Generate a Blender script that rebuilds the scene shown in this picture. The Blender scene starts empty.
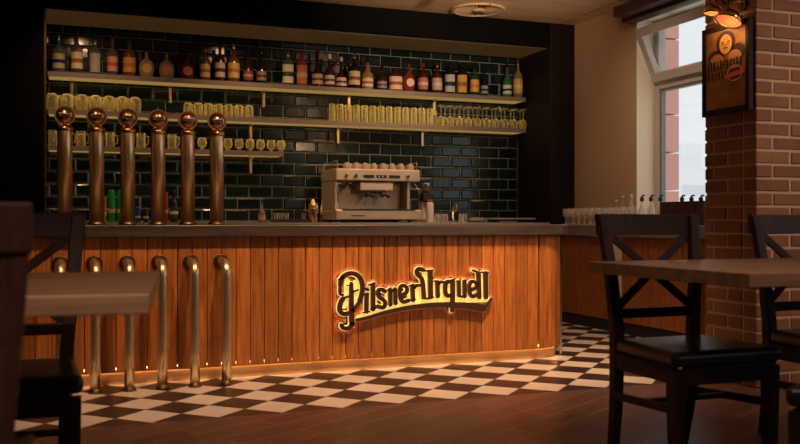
import bpy, bmesh, math, random
from mathutils import Vector, Matrix
random.seed(7)
PI = math.pi
C = bpy.context.scene.collection
S = bpy.context.scene

# ------------------------------------------------------------------ camera
HC = 0.935; FPX = 894.0; AZ = math.radians(20.8)
SA, CA = math.sin(AZ), math.cos(AZ)
cam = bpy.data.cameras.new('camera'); co = bpy.data.objects.new('camera', cam); C.objects.link(co)
co.location = (0, 0, HC); co.rotation_euler = (PI/2, 0, -AZ)
cam.sensor_width = 36; cam.lens = FPX/800*36; cam.clip_end = 200; cam.clip_start = 0.05
cam.dof.use_dof = True; cam.dof.focus_distance = 6.0; cam.dof.aperture_fstop = 3.2
S.camera = co
S.view_settings.view_transform = 'Standard'; S.view_settings.look = 'None'
S.view_settings.gamma = 1; S.view_settings.use_curve_mapping = False
S.view_settings.exposure = 0.0

def at(px, py, Y):
    """point on the plane y = Y that measures to this place of the photograph"""
    r = (px-400)/FPX
    dx, dy = SA+CA*r, CA-SA*r
    t = Y/dy
    return Vector((dx*t, Y, HC-(py-222)/FPX*t))
def atx(px, py, X):
    r = (px-400)/FPX
    dx, dy = SA+CA*r, CA-SA*r
    t = X/dx
    return Vector((X, dy*t, HC-(py-222)/FPX*t))

# ------------------------------------------------------------------ materials
class N:
    def __init__(s, name):
        s.m = bpy.data.materials.new(name); s.m.use_nodes = True
        s.t = s.m.node_tree; s.n = s.t.nodes; s.l = s.t.links
        s.b = s.n['Principled BSDF']
    def new(s, typ, **kw):
        n = s.n.new(typ)
        for k, v in kw.items(): setattr(n, k, v)
        return n
    def put(s, sock, v):
        if hasattr(v, 'links'): s.l.new(v, sock)
        else: sock.default_value = v
    def math(s, op, a, b=None, c=None):
        n = s.new('ShaderNodeMath', operation=op)
        s.put(n.inputs[0], a)
        if b is not None: s.put(n.inputs[1], b)
        if c is not None: s.put(n.inputs[2], c)
        return n.outputs[0]
    def mix(s, f, a, b):
        n = s.new('ShaderNodeMix', data_type='RGBA')
        s.put(n.inputs[0], f)
        s.put(n.inputs[6], a if hasattr(a, 'links') else (*a, 1)); s.put(n.inputs[7], b if hasattr(b, 'links') else (*b, 1))
        return n.outputs[2]
    def coords(s, kind='Object', scale=(1,1,1), rot=(0,0,0)):
        t = s.new('ShaderNodeTexCoord'); m = s.new('ShaderNodeMapping')
        m.inputs['Scale'].default_value = scale; m.inputs['Rotation'].default_value = rot
        s.l.new(t.outputs[kind], m.inputs[0]); return m.outputs[0]
    def noise(s, vec, scale, detail=4, rough=.5):
        n = s.new('ShaderNodeTexNoise'); s.l.new(vec, n.inputs['Vector'])
        n.inputs['Scale'].default_value = scale; n.inputs['Detail'].default_value = detail
        n.inputs['Roughness'].default_value = rough
        return n.outputs['Fac']
    def ramp(s, f, *stops):
        n = s.new('ShaderNodeValToRGB'); e = n.color_ramp.elements
        while len(e) < len(stops): e.new(.5)
        for k, (p, c) in enumerate(stops):
            e[k].position = p; e[k].color = (*c, 1) if len(c) == 3 else c
        s.l.new(f, n.inputs[0]); return n.outputs[0]
    def bump(s, h, strength=.3, dist=.01):
        n = s.new('ShaderNodeBump'); n.inputs['Strength'].default_value = strength; n.inputs['Distance'].default_value = dist
        s.l.new(h, n.inputs['Height']); s.l.new(n.outputs[0], s.b.inputs['Normal'])
    def base(s, v): s.put(s.b.inputs['Base Color'], v if hasattr(v, 'links') else (*v, 1))
    def rough(s, v): s.put(s.b.inputs['Roughness'], v)
    def metal(s, v): s.b.inputs['Metallic'].default_value = v

def plain(name, col, rough=.5, metal=0, var=.12, nscale=30, coat=0, spec=None):
    n = N(name); v = n.noise(n.coords(), nscale)
    a = tuple(c*(1-var) for c in col); b = tuple(min(1, c*(1+var)) for c in col)
    n.base(n.mix(v, a, b)); n.rough(rough); n.metal(metal)
    if coat: n.b.inputs['Coat Weight'].default_value = coat; n.b.inputs['Coat Roughness'].default_value = .1
    if spec is not None: n.b.inputs['Specular IOR Level'].default_value = spec
    return n.m
def wood(name, dark, light, rough=.4, axis='z', isl=.35, grain=1.0, coat=0, bump=.12):
    n = N(name)
    sc = {'z': (14, 14, .9), 'x': (.9, 14, 14), 'y': (14, .9, 14)}[axis]
    co_ = n.coords(scale=tuple(q*grain for q in sc))
    g = n.new('ShaderNodeNewGeometry'); isl_ = g.outputs['Random Per Island']
    off = n.new('ShaderNodeVectorMath', operation='ADD'); n.l.new(co_, off.inputs[0])
    cx = n.new('ShaderNodeCombineXYZ'); n.l.new(n.math('MULTIPLY', isl_, 37.0), cx.inputs[0]); n.l.new(n.math('MULTIPLY', isl_, 91.0), cx.inputs[2])
    n.l.new(cx.outputs[0], off.inputs[1])
    f = n.noise(off.outputs[0], 3.2, 6, .62)
    f2 = n.noise(off.outputs[0], 14, 3, .5)
    c = n.ramp(n.math('ADD', n.math('MULTIPLY', f, .8), n.math('MULTIPLY', f2, .2)), (.34, dark), (.66, light))
    k = n.math('ADD', n.math('MULTIPLY', isl_, isl), 1-isl/2)
    v = n.new('ShaderNodeVectorMath', operation='SCALE'); n.l.new(c, v.inputs[0]); n.l.new(k, v.inputs['Scale'])
    n.base(v.outputs[0]); n.rough(rough); n.bump(f, bump, .004)
    if coat: n.b.inputs['Coat Weight'].default_value = coat; n.b.inputs['Coat Roughness'].default_value = .15
    return n.m
def emit(name, col, st, base=None):
    n = N(name); n.base(base or col); n.b.inputs['Emission Color'].default_value = (*col, 1); n.b.inputs['Emission Strength'].default_value = st
    return n.m
def glassy(name, tint, clear=.72, body=(.8,.8,.7), rough=.06):
    n = N(name); n.base(body); n.rough(rough)
    tr = n.new('ShaderNodeBsdfTransparent'); tr.inputs[0].default_value = (*tint, 1)
    lw = n.new('ShaderNodeLayerWeight'); lw.inputs[0].default_value = .5
    f = n.math('SUBTRACT', clear, n.math('MULTIPLY', n.math('POWER', lw.outputs['Facing'], 1.3), clear*1.15))
    f = n.math('MAXIMUM', f, .05)
    mx = n.new('ShaderNodeMixShader'); n.l.new(f, mx.inputs[0]); n.l.new(n.b.outputs[0], mx.inputs[1]); n.l.new(tr.outputs[0], mx.inputs[2])
    out = n.n['Material Output']; n.l.new(mx.outputs[0], out.inputs[0])
    return n.m

M = {}
M['plank'] = wood('bar_plank_wood', (.24,.066,.012), (.60,.215,.048), .38, 'z', .45)
M['cabwood'] = wood('cabinet_wood', (.22,.06,.018), (.42,.14,.04), .45, 'z', .25)
M['base'] = wood('pale_base_wood', (.45,.26,.11), (.68,.42,.2), .5, 'x', .2)
M['slab'] = wood('worktop_grey_brown', (.038,.027,.023), (.09,.066,.055), .35, 'x', .2, .7)
M['slab_side'] = wood('side_worktop', (.14,.115,.10), (.24,.2,.175), .35, 'y', .2, .7)
M['table'] = wood('table_oak', (.14,.064,.031), (.29,.148,.078), .46, 'x', .2, .6)
M['chair'] = wood('dark_chair_wood', (.022,.008,.0065), (.05,.018,.013), .45, 'z', .2, 1, 0)
M['chair'].node_tree.nodes['Principled BSDF'].inputs['Specular IOR Level'].default_value = .16
M['leather'] = plain('dark_leather', (.016,.010,.010), .32, 0, .3, 60)
M['black'] = plain('black_lacquer', (.003,.002,.002), .7, 0, .2, 8, spec=.08)
M['blackside'] = plain('black_panel', (.010,.006,.007), .45, 0, .2, 8, spec=.25)
M['soffit'] = wood('soffit_wood', (.09,.055,.02), (.2,.125,.05), .6, 'x', .1, .4)
M['shelf'] = plain('shelf_wood', (.22,.165,.13), .5, 0, .15, 12)
M['brass'] = plain('brass', (.90,.60,.31), .30, .95, .08, 10)
M['brassp'] = plain('brushed_brass', (.88,.68,.42), .31, .95, .08, 10)
M['copper'] = plain('copper', (.60,.32,.13), .24, 1, .1, 12)
M['brassdark'] = plain('aged_brass', (.22,.13,.06), .35, 1, .2, 20)
M['steel'] = plain('steel', (.62,.58,.55), .25, 1, .06, 12)
M['machine'] = plain('satin_steel_cream', (.74,.6,.48), .35, .45, .08, 6)
M['machined'] = plain('machine_dark', (.03,.025,.025), .4, .2, .2, 20)
M['cream'] = plain('cream_plastic', (.72,.62,.5), .4, 0, .05, 10)
M['white'] = plain('white_ceramic', (.75,.7,.64), .3, 0, .04, 10)
M['cup'] = plain('stoneware', (.42,.31,.24), .35, 0, .06, 10)
M['frame'] = plain('window_plastic', (.52,.46,.41), .4, 0, .05, 5)
M['tanwall'] = plain('tan_plaster', (.52,.35,.20), .9, 0, .06, 3)
M['reveal'] = plain('cream_plaster', (.82,.70,.52), .9, 0, .06, 5)
M['darkwall'] = plain('dark_plaster', (.07,.045,.03), .9, 0, .1, 4)
M['beam'] = wood('dark_beam', (.03,.012,.008), (.07,.026,.018), .5, 'y', .2)
M['stone'] = plain('pale_stone', (.42,.36,.32), .4, 0, .15, 20)
M['grout'] = plain('grout', (.33,.33,.29), .8, 0, .15, 40)
M['plinth'] = plain('black_plinth', (.01,.008,.008), .5, 0, .2, 10)
M['terracotta'] = plain('terracotta_panel', (.70,.34,.28), .8, 0, .08, 3)
M['farwall'] = plain('far_facade', (.95,.95,.94), .9, 0, .05, 2)  # distance haze is mixed into this pale facade colour
M['farwin'] = plain('far_window', (.78,.8,.82), .6, 0, .05, 2)  # window bands paled by the same painted haze
M['framewood'] = plain('picture_frame', (.02,.011,.009), .6, 0, .2, 20, spec=.15)
M['led'] = emit('warm_led', (1,.62,.18), .27, (.25,.17,.07))  # lamplight on the shelf undersides, put in as an even glow
M['ledhid'] = emit('warm_led_strip', (1,.66,.2), 26)
M['ledsoft'] = emit('warm_led_soffit', (1,.50,.15), .03, (.05,.03,.012))  # faint glow painting the lit look of the wooden soffit
M['ledbase'] = emit('warm_led_base', (1,.52,.2), 11)
M['bulb'] = emit('bulb', (1,.36,.14), .16)
M['signglow'] = emit('sign_light', (1,.68,.18), .8)
M['signhalo'] = emit('sign_halo', (1,.56,.16), 2.6)
M['signdark'] = plain('sign_brown', (.07,.032,.018), .3, .1, .2, 20)
M['signedge'] = plain('sign_beige', (.78,.44,.30), .35, .2, .08, 20)
M['glass'] = glassy('clear_glass', (.93,.93,.78), .86, (.95,.82,.40), .1)
M['glassdim'] = glassy('grey_glass', (.9,.85,.8), .82, (.9,.8,.7))
def panemat():
    n = N('window_pane'); n.base((.8,.85,.9)); n.rough(.02)
    tr = n.new('ShaderNodeBsdfTransparent'); tr.inputs[0].default_value = (.97,.98,.98,1)
    gl = n.new('ShaderNodeBsdfGlossy'); gl.inputs['Roughness'].default_value = .02
    mx = n.new('ShaderNodeMixShader'); mx.inputs[0].default_value = .05
    n.l.new(tr.outputs[0], mx.inputs[1]); n.l.new(gl.outputs[0], mx.inputs[2]); n.l.new(mx.outputs[0], n.n['Material Output'].inputs[0])
    return n.m
M['pane'] = panemat()

def tilemat():
    n = N('black_glazed_tile'); g = n.new('ShaderNodeNewGeometry').outputs['Random Per Island']
    v = n.noise(n.coords(), 5, 3)
    n.base(n.mix(g, (.004,.009,.008), (.006,.017,.018))); n.rough(n.math('ADD', n.math('MULTIPLY', v, .08), .09))
    n.bump(n.noise(n.coords(), 9, 2), .12, .01)
    return n.m
M['tile'] = tilemat()
def brickmat():
    n = N('red_brick'); g = n.new('ShaderNodeNewGeometry').outputs['Random Per Island']
    v = n.noise(n.coords(), 40, 6, .65); w = n.noise(n.coords(), 9, 3)
    c = n.mix(g, (.11,.034,.017), (.26,.098,.05)); c = n.mix(n.math('MULTIPLY', v, .55), c, (.09,.035,.025))
    c = n.mix(n.math('MULTIPLY', w, .25), c, (.42,.27,.17))
    n.base(c); n.rough(.75); n.bump(v, .7, .008); return n.m
M['brick'] = brickmat()
M['mortar'] = plain('mortar', (.42,.31,.23), .95, 0, .25, 60)
def floorwood():
    n = N('floor_planks')
    vec = n.coords('Object', rot=(0, 0, math.radians(-30)))
    b = n.new('ShaderNodeTexBrick'); n.l.new(vec, b.inputs['Vector'])
    b.offset = .37; b.inputs['Scale'].default_value = 1; b.inputs['Brick Width'].default_value = .95; b.inputs['Row Height'].default_value = .145
    b.inputs['Mortar Size'].default_value = .004; b.inputs['Mortar Smooth'].default_value = .2
    b.inputs['Color1'].default_value = (.065,.028,.020,1); b.inputs['Color2'].default_value = (.12,.05,.036,1); b.inputs['Mortar'].default_value = (.28,.17,.14,1)  # pale seams: the sheen along the joints is put into their colour
    m2 = n.new('ShaderNodeMapping'); m2.inputs['Scale'].default_value = (1.2, 16, 1); n.l.new(vec, m2.inputs[0])
    g = n.noise(m2.outputs[0], 4, 6, .6)
    n.base(n.mix(n.math('MULTIPLY', g, .6), b.outputs['Color'], (.16,.08,.058)))
    n.rough(n.math('ADD', n.math('MULTIPLY', g, .2), .24))
    n.bump(n.math('SUBTRACT', n.math('MULTIPLY', g, .3), b.outputs['Fac']), .2, .003)
    return n.m
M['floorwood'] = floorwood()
def checker():
    n = N('checker_tiles')
    t = n.new('ShaderNodeTexCoord'); sp = n.new('ShaderNodeSeparateXYZ'); n.l.new(t.outputs['Object'], sp.inputs[0])
    X = n.math('SUBTRACT', sp.outputs[0], 1.018); Y = n.math('SUBTRACT', sp.outputs[1], 4.458)
    s = .2192
    u = n.math('ADD', n.math('MULTIPLY', n.math('ADD', X, Y), .70711/s), 40.5)
    v = n.math('ADD', n.math('MULTIPLY', n.math('SUBTRACT', Y, X), .70711/s), 40.5)
    fu, fv = n.math('FLOOR', u), n.math('FLOOR', v)
    odd = n.math('MODULO', n.math('ADD', fu, fv), 2.0)
    ru, rv = n.math('SUBTRACT', u, fu), n.math('SUBTRACT', v, fv)
    def edge(r): return n.math('MINIMUM', r, n.math('SUBTRACT', 1.0, r))
    e = n.math('MINIMUM', edge(ru), edge(rv))
    gr = n.math('LESS_THAN', e, .012)
    ns = n.noise(t.outputs['Object'], 3, 4)
    wcol = n.mix(ns, (.56,.48,.42), (.74,.63,.55)); bcol = n.mix(ns, (.022,.012,.010), (.045,.024,.02))
    c = n.mix(odd, wcol, bcol); c = n.mix(gr, c, (.10,.07,.055))
    n.base(c); n.rough(n.math('ADD', n.math('MULTIPLY', ns, .15), .28)); n.bump(n.math('SUBTRACT', 1.0, gr), .3, .002)
    return n.m
M['checker'] = checker()
def ceilmat():
    n = N('ceiling_boards'); vec = n.coords('Object')
    b = n.new('ShaderNodeTexBrick'); n.l.new(vec, b.inputs['Vector']); b.offset = 0
    b.inputs['Scale'].default_value = 1; b.inputs['Brick Width'].default_value = 1.15; b.inputs['Row Height'].default_value = 1.3
    b.inputs['Mortar Size'].default_value = .012
    b.inputs['Color1'].default_value = (.62,.40,.22,1); b.inputs['Color2'].default_value = (.70,.46,.26,1); b.inputs['Mortar'].default_value = (.2,.09,.05,1)
    m2 = n.new('ShaderNodeMapping'); m2.inputs['Scale'].default_value = (1, 3.5, 1); n.l.new(vec, m2.inputs[0])
    g = n.noise(m2.outputs[0], 3, 6, .6)
    n.base(n.mix(n.ramp(g, (.35, (0,0,0)), (.7, (1,1,1))), b.outputs['Color'], (.8,.58,.36))); n.rough(.8); return n.m
M['ceil'] = ceilmat()

_mc = {}
def colmat(col, kind='gloss'):
    k = (col, kind)
    if k not in _mc:
        nm = kind+'_%d_%d_%d' % tuple(int(c*255) for c in col)
        if kind == 'gloss': _mc[k] = plain(nm, col, .12, 0, .08, 30)
        elif kind == 'label': _mc[k] = plain(nm, col, .6, 0, .18, 120)
        elif kind == 'metal': _mc[k] = plain(nm, col, .25, 1, .08, 30)
        elif kind == 'clear': _mc[k] = glassy(nm, col, .6, tuple(min(1, c*.22+.03) for c in col))
    return _mc[k]

# ------------------------------------------------------------------ mesh helpers
class B:
    def __init__(s): s.bm = bmesh.new()
    def box(s, x0, x1, y0, y1, z0, z1, mat=None, idx=0):
        vs = [s.bm.verts.new(Vector(p)) for p in ((x0,y0,z0),(x1,y0,z0),(x1,y1,z0),(x0,y1,z0),(x0,y0,z1),(x1,y0,z1),(x1,y1,z1),(x0,y1,z1))]
        if mat is not None:
            for v in vs: v.co = mat @ v.co
        for q in ((0,3,2,1),(4,5,6,7),(0,1,5,4),(1,2,6,5),(2,3,7,6),(3,0,4,7)):
            f = s.bm.faces.new([vs[i] for i in q]); f.material_index = idx
        return s
    def lathe(s, prof, cx=0, cy=0, n=16, idx=0, z0=0, open_=False, sx=1, sy=1):
        rings = []
        for r, z in prof:
            if r < 1e-5: rings.append([s.bm.verts.new((cx, cy, z+z0))])
            else: rings.append([s.bm.verts.new((cx+r*sx*math.cos(2*PI*k/n), cy+r*sy*math.sin(2*PI*k/n), z+z0)) for k in range(n)])
        for a, b in zip(rings, rings[1:]):
            for k in range(n):
                j = (k+1) % n
                if len(a) == 1 and len(b) == 1: continue
                if len(a) == 1: f = s.bm.faces.new((a[0], b[j], b[k])) if 0 else s.bm.faces.new((a[0], b[k], b[j]))
                elif len(b) == 1: f = s.bm.faces.new((a[k], a[j], b[0]))
                else: f = s.bm.faces.new((a[k], a[j], b[j], b[k]))
                f.material_index = idx; f.smooth = True
        if not open_:
            for rg in (rings[0], rings[-1]):
                if len(rg) > 1: s.bm.faces.new(rg).material_index = idx
        return s
    def disc(s, c, r, depth, axis=Vector((0,-1,0)), n=24, r2=None):
        """short cylinder from c along axis"""
        axis = Vector(axis).normalized(); q = axis.to_track_quat('Z', 'Y').to_matrix()
        r2 = r if r2 is None else r2
        a = [s.bm.verts.new(Vector(c)+q@Vector((r*math.cos(2*PI*k/n), r*math.sin(2*PI*k/n), 0))) for k in range(n)]
        b = [s.bm.verts.new(Vector(c)+q@Vector((r2*math.cos(2*PI*k/n), r2*math.sin(2*PI*k/n), depth))) for k in range(n)]
        for k in range(n):
            f = s.bm.faces.new((a[k], a[(k+1)%n], b[(k+1)%n], b[k])); f.smooth = True
        s.bm.faces.new(a[::-1]); s.bm.faces.new(b); return s
    def tube(s, pts, r, n=12, caps=True):
        pts = [Vector(p) for p in pts]; rings = []
        up = Vector((1,0,0))
        for i, p in enumerate(pts):
            d = (pts[min(i+1, len(pts)-1)]-pts[max(i-1, 0)]).normalized()
            u = up - d*up.dot(d)
            if u.length < .1: u = Vector((0,0,1)) - d*d.z
            if u.length < .1: u = Vector((0,1,0)) - d*d.y
            u.normalize(); w = d.cross(u)
            rr = r[i] if isinstance(r, (list, tuple)) else r
            rings.append([s.bm.verts.new(p+u*rr*math.cos(2*PI*k/n)+w*rr*math.sin(2*PI*k/n)) for k in range(n)])
        for a, b in zip(rings, rings[1:]):
            for k in range(n):
                f = s.bm.faces.new((a[k], a[(k+1)%n], b[(k+1)%n], b[k])); f.smooth = True
        if caps: s.bm.faces.new(rings[0][::-1]); s.bm.faces.new(rings[-1])
        return s
    def sweep(s, pts, w, d):
        """bar of rectangular section (w along x, d along y) through points going up"""
        rings = []
        for i, p in enumerate(pts):
            ww = w[i] if isinstance(w, (list, tuple)) else w
            dd = d[i] if isinstance(d, (list, tuple)) else d
            rings.append([s.bm.verts.new((p[0]+a*ww/2, p[1]+b*dd/2, p[2])) for a, b in ((-1,-1),(1,-1),(1,1),(-1,1))])
        for a, b in zip(rings, rings[1:]):
            for k in range(4): s.bm.faces.new((a[k], a[(k+1)%4], b[(k+1)%4], b[k]))
        s.bm.faces.new(rings[0][::-1]); s.bm.faces.new(rings[-1]); return s
    def beam(s, p, q, w, d, n=(0,1,0)):
        """bar from p to q, w across, d along normal n"""
        p, q = Vector(p), Vector(q); n = Vector(n); t = (q-p).normalized(); a = t.cross(n).normalized(); n = a.cross(t)
        r = [[s.bm.verts.new(c+a*i*w/2+n*j*d/2) for i, j in ((-1,-1),(1,-1),(1,1),(-1,1))] for c in (p, q)]
        for k in range(4): s.bm.faces.new((r[0][k], r[0][(k+1)%4], r[1][(k+1)%4], r[1][k]))
        s.bm.faces.new(r[0][::-1]); s.bm.faces.new(r[1]); return s
    def prism(s, poly, y0, y1):
        """polygon in the xz plane extruded along y"""
        a = [s.bm.verts.new((p[0], y0, p[1])) for p in poly]; b = [s.bm.verts.new((p[0], y1, p[1])) for p in poly]
        n = len(poly)
        for k in range(n): s.bm.faces.new((a[k], a[(k+1)%n], b[(k+1)%n], b[k]))
        s.bm.faces.new(a[::-1]); s.bm.faces.new(b); return s
    def prismz(s, poly, z0, z1):
        a = [s.bm.verts.new((p[0], p[1], z0)) for p in poly]; b = [s.bm.verts.new((p[0], p[1], z1)) for p in poly]
        n = len(poly)
        for k in range(n): s.bm.faces.new((a[k], a[(k+1)%n], b[(k+1)%n], b[k]))
        s.bm.faces.new(a[::-1]); s.bm.faces.new(b); return s
    def build(s, name, mats, parent=None, bevel=0, seg=2, loc=None, smooth_all=False):
        bmesh.ops.recalc_face_normals(s.bm, faces=s.bm.faces)
        me = bpy.data.meshes.new(name)
        if smooth_all:
            for f in s.bm.faces: f.smooth = True
        s.bm.to_mesh(me); s.bm.free()
        for m in (mats if isinstance(mats, (list, tuple)) else [mats]): me.materials.append(m)
        o = bpy.data.objects.new(name, me); C.objects.link(o)
        if parent: o.parent = parent
        if loc: o.location = loc
        if bevel:
            md = o.modifiers.new('bevel', 'BEVEL'); md.width = bevel; md.segments = seg; md.limit_method = 'ANGLE'
            md.angle_limit = math.radians(35)
        return o
def tag(o, label, cat, group=None, kind=None):
    o['label'] = label; o['category'] = cat
    if group: o['group'] = group
    if kind: o['kind'] = kind
    return o
def thing(name, label, cat, loc=(0,0,0), rz=0, group=None):
    o = bpy.data.objects.new(name, None); C.objects.link(o); o.empty_display_size = .05
    o.location = loc; o.rotation_euler = (0,0,rz); return tag(o, label, cat, group)
def struct(o):
    o['kind'] = 'structure'; return o
def dup(root, loc, rz=None, label=None, group=None):
    r = root.copy(); C.objects.link(r); r.location = loc
    if rz is not None: r.rotation_euler = (0,0,rz)
    if label: r['label'] = label
    if group: r['group'] = group
    for ch in list(root.children):
        c = ch.copy(); C.objects.link(c); c.parent = r
        for g in ch.children:
            d = g.copy(); C.objects.link(d); d.parent = c
    return r
ORD = ['zeroth','first','second','third','fourth','fifth','sixth','seventh','eighth','ninth','tenth','eleventh','twelfth','thirteenth','fourteenth','fifteenth','sixteenth','seventeenth','eighteenth','nineteenth','twentieth']
def lamp(name, typ, loc, power, col, rot=(0,0,0), **kw):
    l = bpy.data.lights.new(name, typ); l.energy = power; l.color = col
    for k, v in kw.items(): setattr(l, k, v)
    o = bpy.data.objects.new(name, l); C.objects.link(o); o.location = loc; o.rotation_euler = rot; return o

# ------------------------------------------------------------------ room
ZC = 2.88; YB = 8.30; XR = 4.75; YF = -3.2; XL = -3.0; YU = 7.64
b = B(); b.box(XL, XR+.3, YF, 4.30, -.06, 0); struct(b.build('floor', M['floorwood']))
b = B(); b.box(XL, XR+.3, 4.30, YB+.2, -.06, 0); struct(b.build('floor', M['checker']))
b = B(); b.box(XL-.2, XR+.3, YF-.2, YB+.3, ZC, ZC+.2); struct(b.build('ceiling', M['ceil']))
b = B(); b.box(XL-.2, XL, YF-.2, YB+.3, 0, ZC); struct(b.build('wall_left', M['darkwall']))
b = B(); b.box(XL, XR, YF-.2, YF, 0, ZC); struct(b.build('wall_front', M['darkwall']))
b = B(); b.box(XL, XR+.3, YB+.012, YB+.3, 0, ZC); struct(b.build('wall_back', M['darkwall']))
# right wall with window openings
WY0, WY1, WZ0, WZ1 = 4.55, 6.63, .93, 2.72        # visible window
openings = [(-2.6, -.6, .9, 2.6), (.3, 3.3, .75, 2.7), (WY0, WY1, WZ0, WZ1)]
b = B(); TH = .30
y = YF-.2
for (a0, a1, z0, z1) in openings:
    b.box(XR, XR+TH, y, a0, 0, ZC); b.box(XR, XR+TH, a0, a1, 0, z0); b.box(XR, XR+TH, a0, a1, z1, ZC); y = a1
b.box(XR, XR+TH, y, YB+.3, 0, ZC)
struct(b.build('wall_right', M['tanwall']))
# reveal lining of the visible window
b = B(); e = .006
b.box(XR-.001, XR+TH, WY1-e, WY1, WZ0, WZ1); b.box(XR-.001, XR+TH, WY0, WY0+e, WZ0, WZ1); b.box(XR-.001, XR+TH, WY0, WY1, WZ1-e, WZ1)
b.box(XR-.03, XR+TH, WY0, WY1, WZ0, WZ0+.02)
struct(b.build('trim_1', M['reveal']))

def ring(b, y0, y1, z0, z1, w, x0, x1, mat=None):
    b.box(x0, x1, y0, y0+w, z0, z1, mat); b.box(x0, x1, y1-w, y1, z0, z1, mat)
    b.box(x0, x1, y0+w, y1-w, z0, z0+w, mat); b.box(x0, x1, y0+w, y1-w, z1-w, z1, mat)
# visible window: outer frame with transom, fixed lower lights, tilted upper sash
XW = 4.93; ZT = 2.135
b = B(); ring(b, WY0+.01, WY1-.01, WZ0+.02, WZ1-.01, .06, XW, XW+.08)
b.box(XW, XW+.08, WY0+.07, WY1-.07, ZT-.03, ZT+.06)
win = struct(b.build('window_1', M['frame'], bevel=.006))
b = B(); b.box(XW+.035, XW+.041, WY0+.07, WY1-.07, WZ0+.08, ZT-.03); b.build('pane', M['pane'], win)
b = B(); ring(b, WY0+.07, WY1-.07, WZ0+.08, ZT-.03, .022, XW+.015, XW+.06); b.build('pane_bead', plain('grey_seal', (.2,.2,.2), .5), win)
# tilted sash, hinged at the transom
hinge = Vector((XW, 0, ZT+.05)); ang = math.radians(-24)
T = Matrix.Translation(hinge) @ Matrix.Rotation(ang, 4, 'Y')
b = B(); ring(b, WY0+.06, WY1-.06, 0, .49, .075, -.06, 0, T); sash = b.build('sash', M['frame'], win, bevel=.006)
b = B(); b.box(-.034, -.028, WY0+.13, WY1-.13, .07, .42, T); b.build('pane', M['pane'], sash)
b = B(); b.box(XW-.05, XW, WY1-.35, WY1-.30, WZ1-.10, WZ1-.06); b.box(XW-.08, XW-.03, WY1-.36, WY1-.29, WZ1-.085, WZ1-.065); b.build('latch', M['machined'], win)
# the other windows of this wall, beside and behind the camera
for (a0, a1, z0, z1), nm in ((openings[1], 'window_2'), (openings[0], 'window_3')):
    b = B(); ring(b, a0+.01, a1-.01, z0+.01, z1-.01, .07, XR+.18, XR+.26); m_ = (a0+a1)/2
    b.box(XR+.18, XR+.26, m_-.05, m_+.05, z0+.08, z1-.08)
    w = struct(b.build(nm, M['frame'], bevel=.006))
    b = B(); b.box(XR+.22, XR+.226, a0+.08, a1-.08, z0+.08, z1-.08); b.build('pane', M['pane'], w)
# beams above the window
b = B(); b.box(4.46, 4.57, 4.415, 6.56, 2.70, 2.79); struct(b.build('trim_2', M['beam'], bevel=.006))
b = B(); b.box(4.60, 4.72, 4.415, 6.64, 2.675, 2.735); struct(b.build('trim_3', M['beam'], bevel=.006))

# brick pillar
PX0, PX1, PY0, PY1 = 3.66, XR, 3.99, 4.42
b = B(); j = .015; L = .24; Hh = .0655; dep = .03; crs = .0792
b.box(PX0+.006, PX1, PY0+.006, PY1-.006, 0, ZC, idx=1)
nz = int(ZC/crs)
for k in range(nz+1):
    z0 = k*crs+.002; z1 = min(z0+crs-j, ZC-.002)
    if z1-z0 < .01: continue
    def jit(a=.003): return random.uniform(-a, a)
    # face towards -y
    x = PX0 + (0 if k % 2 == 0 else -L/2-j/2+.0)
    while x < PX1:
        x0 = max(x, PX0); x1 = min(x+L, PX1)
        if x1-x0 > .03:
            o_ = jit(.0025); b.box(x0+jit(.0015)*(x0 > PX0), x1+jit(.0015), PY0+o_, PY0+dep+ (0 if x0 > PX0 else .07), z0+jit(.0012), z1+jit(.0012))
        x += L+j
    # face towards -x
    y = PY0+.0 + ((dep+.07+j) if (True) else 0)
    first = True
    while y < PY1:
        Lk = (.115 if (k % 2 == 0 and first) else L*.98); first = False
        y1 = min(y+Lk, PY1)
        if y1-y > .03: o_ = jit(.0025); b.box(PX0+o_, PX0+dep, y, y1, z0+jit(.0012), z1+jit(.0012))
        y += Lk+j
pil = b.build('wall_pier', [M['brick'], M['mortar']], bevel=.004, seg=1); struct(pil)

# ------------------------------------------------------------------ outside
t = thing('neighbouring_building', 'terracotta panelled pier of the building standing just outside the window', 'building', (6.0, 8.0, 0))
b = B()
xa = at(640, 0, 8.0).x-6; xb = at(679, 0, 8.0).x-6
z = -2.0
while z < 7: b.box(xa, xb, 0, 3, z+.004, z+.398); z += .41
b.build('facade_panel', M['terracotta'], t, bevel=.004)
t = thing('distant_building', 'pale hazy building far beyond the window, right of the terracotta pier', 'building', (22, 27.3, -6))
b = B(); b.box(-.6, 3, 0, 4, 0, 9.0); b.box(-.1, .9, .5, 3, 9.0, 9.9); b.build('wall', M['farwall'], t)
b = B()
for k in range(4): b.box(-.4, 2.8, -.05, 0, 4.5+k*1.15, 4.85+k*1.15)
b.build('window_band', M['farwin'], t)

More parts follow.
